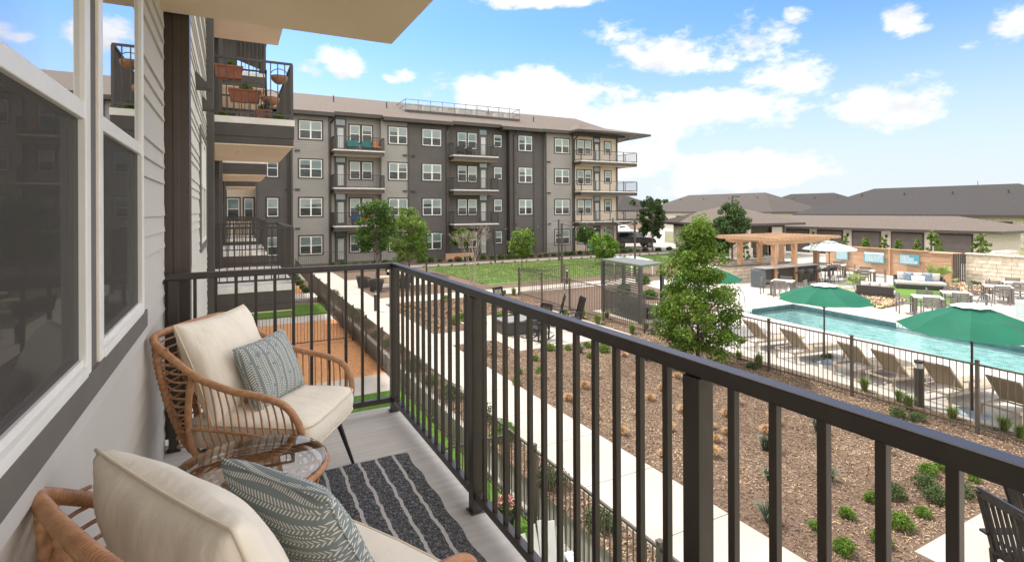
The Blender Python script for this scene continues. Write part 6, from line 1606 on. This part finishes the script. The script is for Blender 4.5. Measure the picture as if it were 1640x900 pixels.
for (px, py) in ((1205,590),(1325,575),(1436,668),(1470,675)): x, y = tz(px, py); put('loose_shrub', me_loose, x, y, 'small leafy sapling at the foot of the pool fence', 'shrub', 'saplings at the foot of the pool fence', .9)
# planting strip between the patio fence and the walkway
for k in range(26):
    y = 4.5 + k * 1.35 + rng.uniform(-.3, .3); put('strip_shrub', me_loose if k % 3 else me_bush, 4.36 + rng.uniform(-.08, .08), y, 'small shrub in the narrow bed between the patio fence and the walkway', 'shrub', 'shrubs between patio fence and walkway', rng.uniform(1.0, 1.8))
for k in range(6): put('foliage_clump', me_shd, 3.6, 31 + k * 1.8, 'leafy clump inside the far patio fence', 'shrub', 'leafy clumps inside the far patio fence', rng.uniform(.6, .9), z=.2)
# beds at the foot of the far building
k = 0
for i in range(40):
    x = 6.6 + i * .78
    if 11 < x < 13.2: continue
    put('foundation_shrub', me_shrub if rng.random() < .5 else me_shd, x, 41.3 + rng.uniform(-.35, .5), 'green shrub in the bed at the foot of the far apartment building', 'shrub', 'shrubs at the foot of the far apartment building', rng.uniform(.55, 1.0))
for (px, py) in ((733, 418), (692, 412)): x, y = tz(px, py); o = put('flowering_shrub', [bush_mesh('red_shrub', .4, 900, .05, M('red_leaf', (.35, .03, .03), (.5, .06, .08), 3, .7, island=.3), 77)], x, y, 'red flowering shrub at the foot of the dark wall' if px == 692 else 'reddish shrub behind the bare tree', 'shrub', None, .9)
for (px, py) in ((1000, 470), (1040, 478), (1070, 470), (1090, 452), (1030, 455)): x, y = tz(px, py); put('foundation_shrub', me_shrub, x, y, 'yellowish shrub beside the louvred shelter', 'shrub', 'shrubs beside the louvred shelter', 1.0)
for i in range(5): put('foundation_shrub', me_shd, 38.5 + i * 1.6, 41.0 + i * .1, 'low shrub along the edge of the car park', 'shrub', 'shrubs along the car park', .9)
fence('ground_fence', 'thin dark metal fence around the ground floor patios of the far building', [(4.4, 43.0), (13.0, 43.0)], G, 1.1, gap=.14, post_every=2.9)
fence('ground_fence', 'thin dark metal fence in front of the dark wall patios', [(15.6, 43.2), (38.2, 43.0)], G, 1.1, gap=.15, post_every=3.2)
mb = MB(); 
for k in range(5): mb.box(16.0, 42.4, G + k * .12, 18.6, 42.5, G + .11 + k * .12)
tag(mb.build('timber_edging', [m_cedar]), 'low cedar board edging at the foot of the dark wall', 'edging')
# palms
def palm(px, py, label, s, seed):
    x, y = tz(px, py); t = thing('fan_palm', label, 'palm', (x, y, G), 0); r = random.Random(seed); mb = MB()
    for i in range(20):
        a = r.uniform(0, 2 * pi); el = r.uniform(.25, 1.35); L_ = s * r.uniform(.55, .85); d = Vector((cos(a) * cos(el), sin(a) * cos(el), sin(el))); c = d * L_ + Vector((0, 0, .1)); mb.bar((0, 0, .1), c, .012)
        sdv = d.cross(Vector((0, 0, 1))).normalized(); u = sdv.cross(d)
        for k in range(13):
            b = (k - 6) / 6 * 1.35; e = (d * cos(b) + sdv * sin(b)).normalized(); q = c + e * s * .38 + Vector((0, 0, -.05 * s)); w = u.cross(e).normalized() * .018 * s
            mb.add([tuple(c), tuple(c + e * s * .2 + w), tuple(q), tuple(c + e * s * .2 - w)], [(0, 1, 2, 3)])
    mb.build('fronds', [M('palm_green', (.12, .20, .03), (.25, .33, .07), 3, .6, island=.3)], t); mb = MB(); mb.cyl(0, 0, 0, .25, .07, 8); mb.build('stem', [m_bark], t)
palm(1501, 461, 'bright fan palm in front of the cedar screen', 1.15, 5); palm(1372, 473, 'fan palm left of the dark daybed', 1.0, 6)
x, y = tz(1560, 460); put('foundation_shrub', me_shd, x, y, 'dark shrub at the foot of the stone wall', 'shrub', None, .9)
# flower beds: uncountable blooms
def scatter_poly(pts, n, seed):
    r = np.random.RandomState(seed); P_ = np.array(pts); lo, hi = P_.min(0), P_.max(0); out = []
    while len(out) < n:
        q = r.uniform(lo, hi); ins = False; j = len(P_) - 1
        for i in range(len(P_)):
            if (P_[i][1] > q[1]) != (P_[j][1] > q[1]) and q[0] < (P_[j][0] - P_[i][0]) * (q[1] - P_[i][1]) / (P_[j][1] - P_[i][1]) + P_[i][0]: ins = not ins
            j = i
        if ins: out.append(q)
    return np.array(out)
fb1 = [pz(*q) for q in ((1362, 481), (1392, 474), (1420, 479), (1451, 486), (1411, 495.5))]; fb2 = [pz(*q) for q in ((1500, 458), (1552, 458), (1612, 466), (1570, 474), (1520, 470))]
for j, (fb, n) in enumerate(((fb1, 150), (fb2, 200))):
    for c, (ca, cb_) in enumerate((((.50, .22, .20), (.66, .42, .38)), ((.62, .55, .25), (.72, .66, .45)), ((.10, .12, .03), (.25, .14, .05)))):
        Q = scatter_poly(fb, n, 5 + j * 3 + c); r = np.random.RandomState(c); m_ = 22
        P_ = np.repeat(np.c_[Q, np.full(len(Q), G + .12)], m_, 0) + r.normal(0, .06, (len(Q) * m_, 3)) * [1, 1, .7]
        o = link_mesh('flowers', leaf_mesh('flowers', P_, np.tile([0, 0, 1.], (len(P_), 1)), .035, M('bloom' + str(c), ca, cb_, 3, .7, island=.3), .8, c)); tag(o, None, None, None, 'stuff')
# mulch chips and gravel: loose cover
def chips(name, region, n, size, mat, seed, z, holes=()):
    r = np.random.RandomState(seed); P_ = np.c_[r.uniform(region[0], region[2], n), r.uniform(region[1], region[3], n), np.zeros(n)]
    keep = np.ones(n, bool)
    for h in holes: keep &= ~((P_[:, 0] > h[0]) & (P_[:, 0] < h[2]) & (P_[:, 1] > h[1]) & (P_[:, 1] < h[3]))
    P_ = P_[keep]; P_[:, 2] = z + r.uniform(.002, .018, len(P_))
    o = link_mesh(name, leaf_mesh(name, P_, np.tile([0, 0, 2.0], (len(P_), 1)), size, mat, .28, seed, .6)); tag(o, None, None, None, 'stuff')
m_chip = M('mulch_chip', (.18, .12, .077), (.37, .27, .175), .8, .95, island=.6)
chips('mulch_chips', (6.13, -1.0, 12.95, 14.0), 120000, .022, m_chip, 1, G, [(7.4, -6, 12.35, 3.53)])
chips('mulch_chips', (6.13, 14.0, 12.6, 24.0), 30000, .035, m_chip, 2, G, [(6.1, 15.6, 7.61, 17.4), (7.6, 14.0, 12.02, 19.45)])
chips('mulch_chips', (4.11, 1.0, 4.64, 24.0), 9000, .03, m_chip, 3, G)
chips('gravel_chips', (.0, 15.3, 3.9, 23.8), 24000, .016, M('granite_chip', (.38, .19, .09), (.62, .37, .20), 3, .95, island=.4), 4, .01, [(-1, 19.6, 5, 19.8)])
# short turf blades below the balcony
r_ = np.random.RandomState(8); n_ = 26000; V = []; b0 = np.c_[r_.uniform(1.0, 3.92, n_), np.r_[r_.uniform(4.5, 13.7, n_ * 7 // 10), r_.uniform(25.4, 28.3, n_ - n_ * 7 // 10)], np.full(n_, .006)]
a_ = r_.uniform(0, 6.28, n_); s_ = np.c_[np.cos(a_), np.sin(a_), np.zeros(n_)] * .006; t_ = b0 + np.c_[r_.normal(0, .012, n_), r_.normal(0, .012, n_), r_.uniform(.02, .04, n_)]
VV = np.stack([b0 - s_, b0 + s_, t_], 1).reshape(-1, 3); me = bpy.data.meshes.new('turf_blades'); me.from_pydata(VV.tolist(), [], np.arange(3 * n_).reshape(-1, 3).tolist()); me.materials.append(M('turf_blade', (.09, .22, .012), (.16, .34, .03), 9, .8, island=.3)); tag(link_mesh('turf_blades', me), None, None, None, 'stuff')
r_ = np.random.RandomState(9); n_ = 60000; b0 = np.c_[r_.uniform(12.6, 34, n_), r_.uniform(27.4, 38, n_), np.full(n_, G + .02)]; b0 = b0[(b0[:, 1] > 27.6 + np.maximum(0, b0[:, 0] - 23) * .52)]; n_ = len(b0)
a_ = r_.uniform(0, 6.28, n_); s_ = np.c_[np.cos(a_), np.sin(a_), np.zeros(n_)] * .012; t_ = b0 + np.c_[r_.normal(0, .02, n_), r_.normal(0, .02, n_), r_.uniform(.03, .06, n_)]
VV = np.stack([b0 - s_, b0 + s_, t_], 1).reshape(-1, 3); me = bpy.data.meshes.new('grass_blades'); me.from_pydata(VV.tolist(), [], np.arange(3 * n_).reshape(-1, 3).tolist()); me.materials.append(M('grass_blade', (.075, .13, .02), (.14, .20, .04), 1.1, .8, island=.3)); tag(link_mesh('grass_blades', me), None, None, None, 'stuff')
# plants on the neighbour's balcony and a pot of pink flowers below
for i, (x, y, z, s, lab) in enumerate(((-.01, 11.48, 7.42, .7, 'green herbs in the upper trough of the plant stand'), (.25, 11.72, 7.05, .8, 'green herbs in the lower trough of the plant stand'), (.55, 11.6, 6.64, .8, 'leafy greens in the trough on the balcony floor'), (.80, 11.25, 6.44, .8, 'purplish potted plant at the corner of the upper balcony'), (-.15, 11.4, 6.44, .6, 'small potted plant by the wall on the upper balcony'))):
    put('potted_greens', me_bush, x, y, lab, 'plant', None, s, z)
p = at_z(822, 842, .0); t = thing('flower_pot', 'black pot of pink flowers on the patio below the railing', 'flower pot', (p[0] - .12, p[1], 0)); mb = MB(); mb.lathe([(.10, 0), (.15, .26), (.13, .26), (.12, .22), (.001, .22)], (0, 0, 0), 16); mb.build('pot', [m_black], t)
link_mesh('foliage', bush_mesh('pot_leaves', .16, 700, .018, m_leaf, 3), t, (0, 0, .22)); link_mesh('blooms', bush_mesh('pot_blooms', .17, 260, .02, M('pink_bloom', (.62, .22, .22), (.75, .40, .36), 4, .7, island=.3), 4), t, (0, 0, .30))
# red yucca flower spike
x, y = tz(1232, 722); t = thing('red_yucca', 'yucca with a pink red flower spike in the near mulch bed', 'yucca', (x, y, G)); link_mesh('leaves', me_yuc[0], t); mb = MB(); mb.tube([(0, 0, 0), (.02, .0, .4), (.08, .03, .75)], .008, 5)
for k in range(14): mb.ball((.03 + k * .004, .01 + k * .002, .36 + k * .028), .014, 5)
mb.build('flower_spike', [M('coral', (.65, .12, .10), None, rough=.6)], t)
# spotlight in the mulch
x, y = tz(1070, 622); t = thing('garden_spotlight', 'small black garden spotlight in the mulch left of the railing post', 'spotlight', (x, y, G), .8); mb = MB(); mb.tube([(0, 0, .12), (.14, 0, .2)], [.05, .055], 12); mb.build('head', [m_black], t); mb = MB(); mb.cyl(0, 0, 0, .12, .012, 6); mb.build('stake', [m_black], t)
# distant tree line and low hills
r_ = np.random.RandomState(21); P_ = []
for k in range(260):
    a = radians(r_.uniform(5, 100)); d = r_.uniform(230, 330); hh = r_.uniform(2.5, 4); c = np.array([sin(a) * d, cos(a) * d, 0]); P_.append(c + r_.normal(0, 1, (130, 3)) * [5, 5, hh / 3] + [0, 0, hh * .5])
P_ = np.concatenate(P_); P_ = P_[P_[:, 2] > 0]; tag(link_mesh('distant_trees', leaf_mesh('distant_trees', P_, np.tile([0, 0, 1.], (len(P_), 1)), .9, m_leafd, .7, 3)), None, None, None, 'stuff')
for (px, pyt, d, lab) in ((1013, 321, 130, 'small pointed tree on the skyline left of the light pole'), (1299, 320, 170, 'small lone tree on the skyline between the grey roofs'), (1065, 322, 150, 'tiny treetop on the skyline left of the brown roof')):
    p = CAMP + ray(px, pyt) * d; tree('skyline_tree', lab, float(p[0]), float(p[1]), G, float(p[2]) - G, 2.2, 2.5, m_leafd, 1500, .35, .2, px, cone=1, nb=10)
mb = MB(); n = 60
vs = []
for k in range(n + 1):
    a = radians(-10 + 130 * k / n); d = 1500; h = 14 + 9 * sin(k * .5) + 6 * sin(k * 1.3); vs += [(sin(a) * d, cos(a) * d, -3), (sin(a) * (d + 200), cos(a) * (d + 200), h), (sin(a) * (d + 700), cos(a) * (d + 700), -3)]
mb.add(vs, [(3 * k, 3 * k + 1, 3 * k + 4, 3 * k + 3) for k in range(n)] + [(3 * k + 1, 3 * k + 2, 3 * k + 5, 3 * k + 4) for k in range(n)], True); struct(mb, 'hills', [M('hill_green', (.10, .13, .09), (.16, .18, .13), .01, .95)])
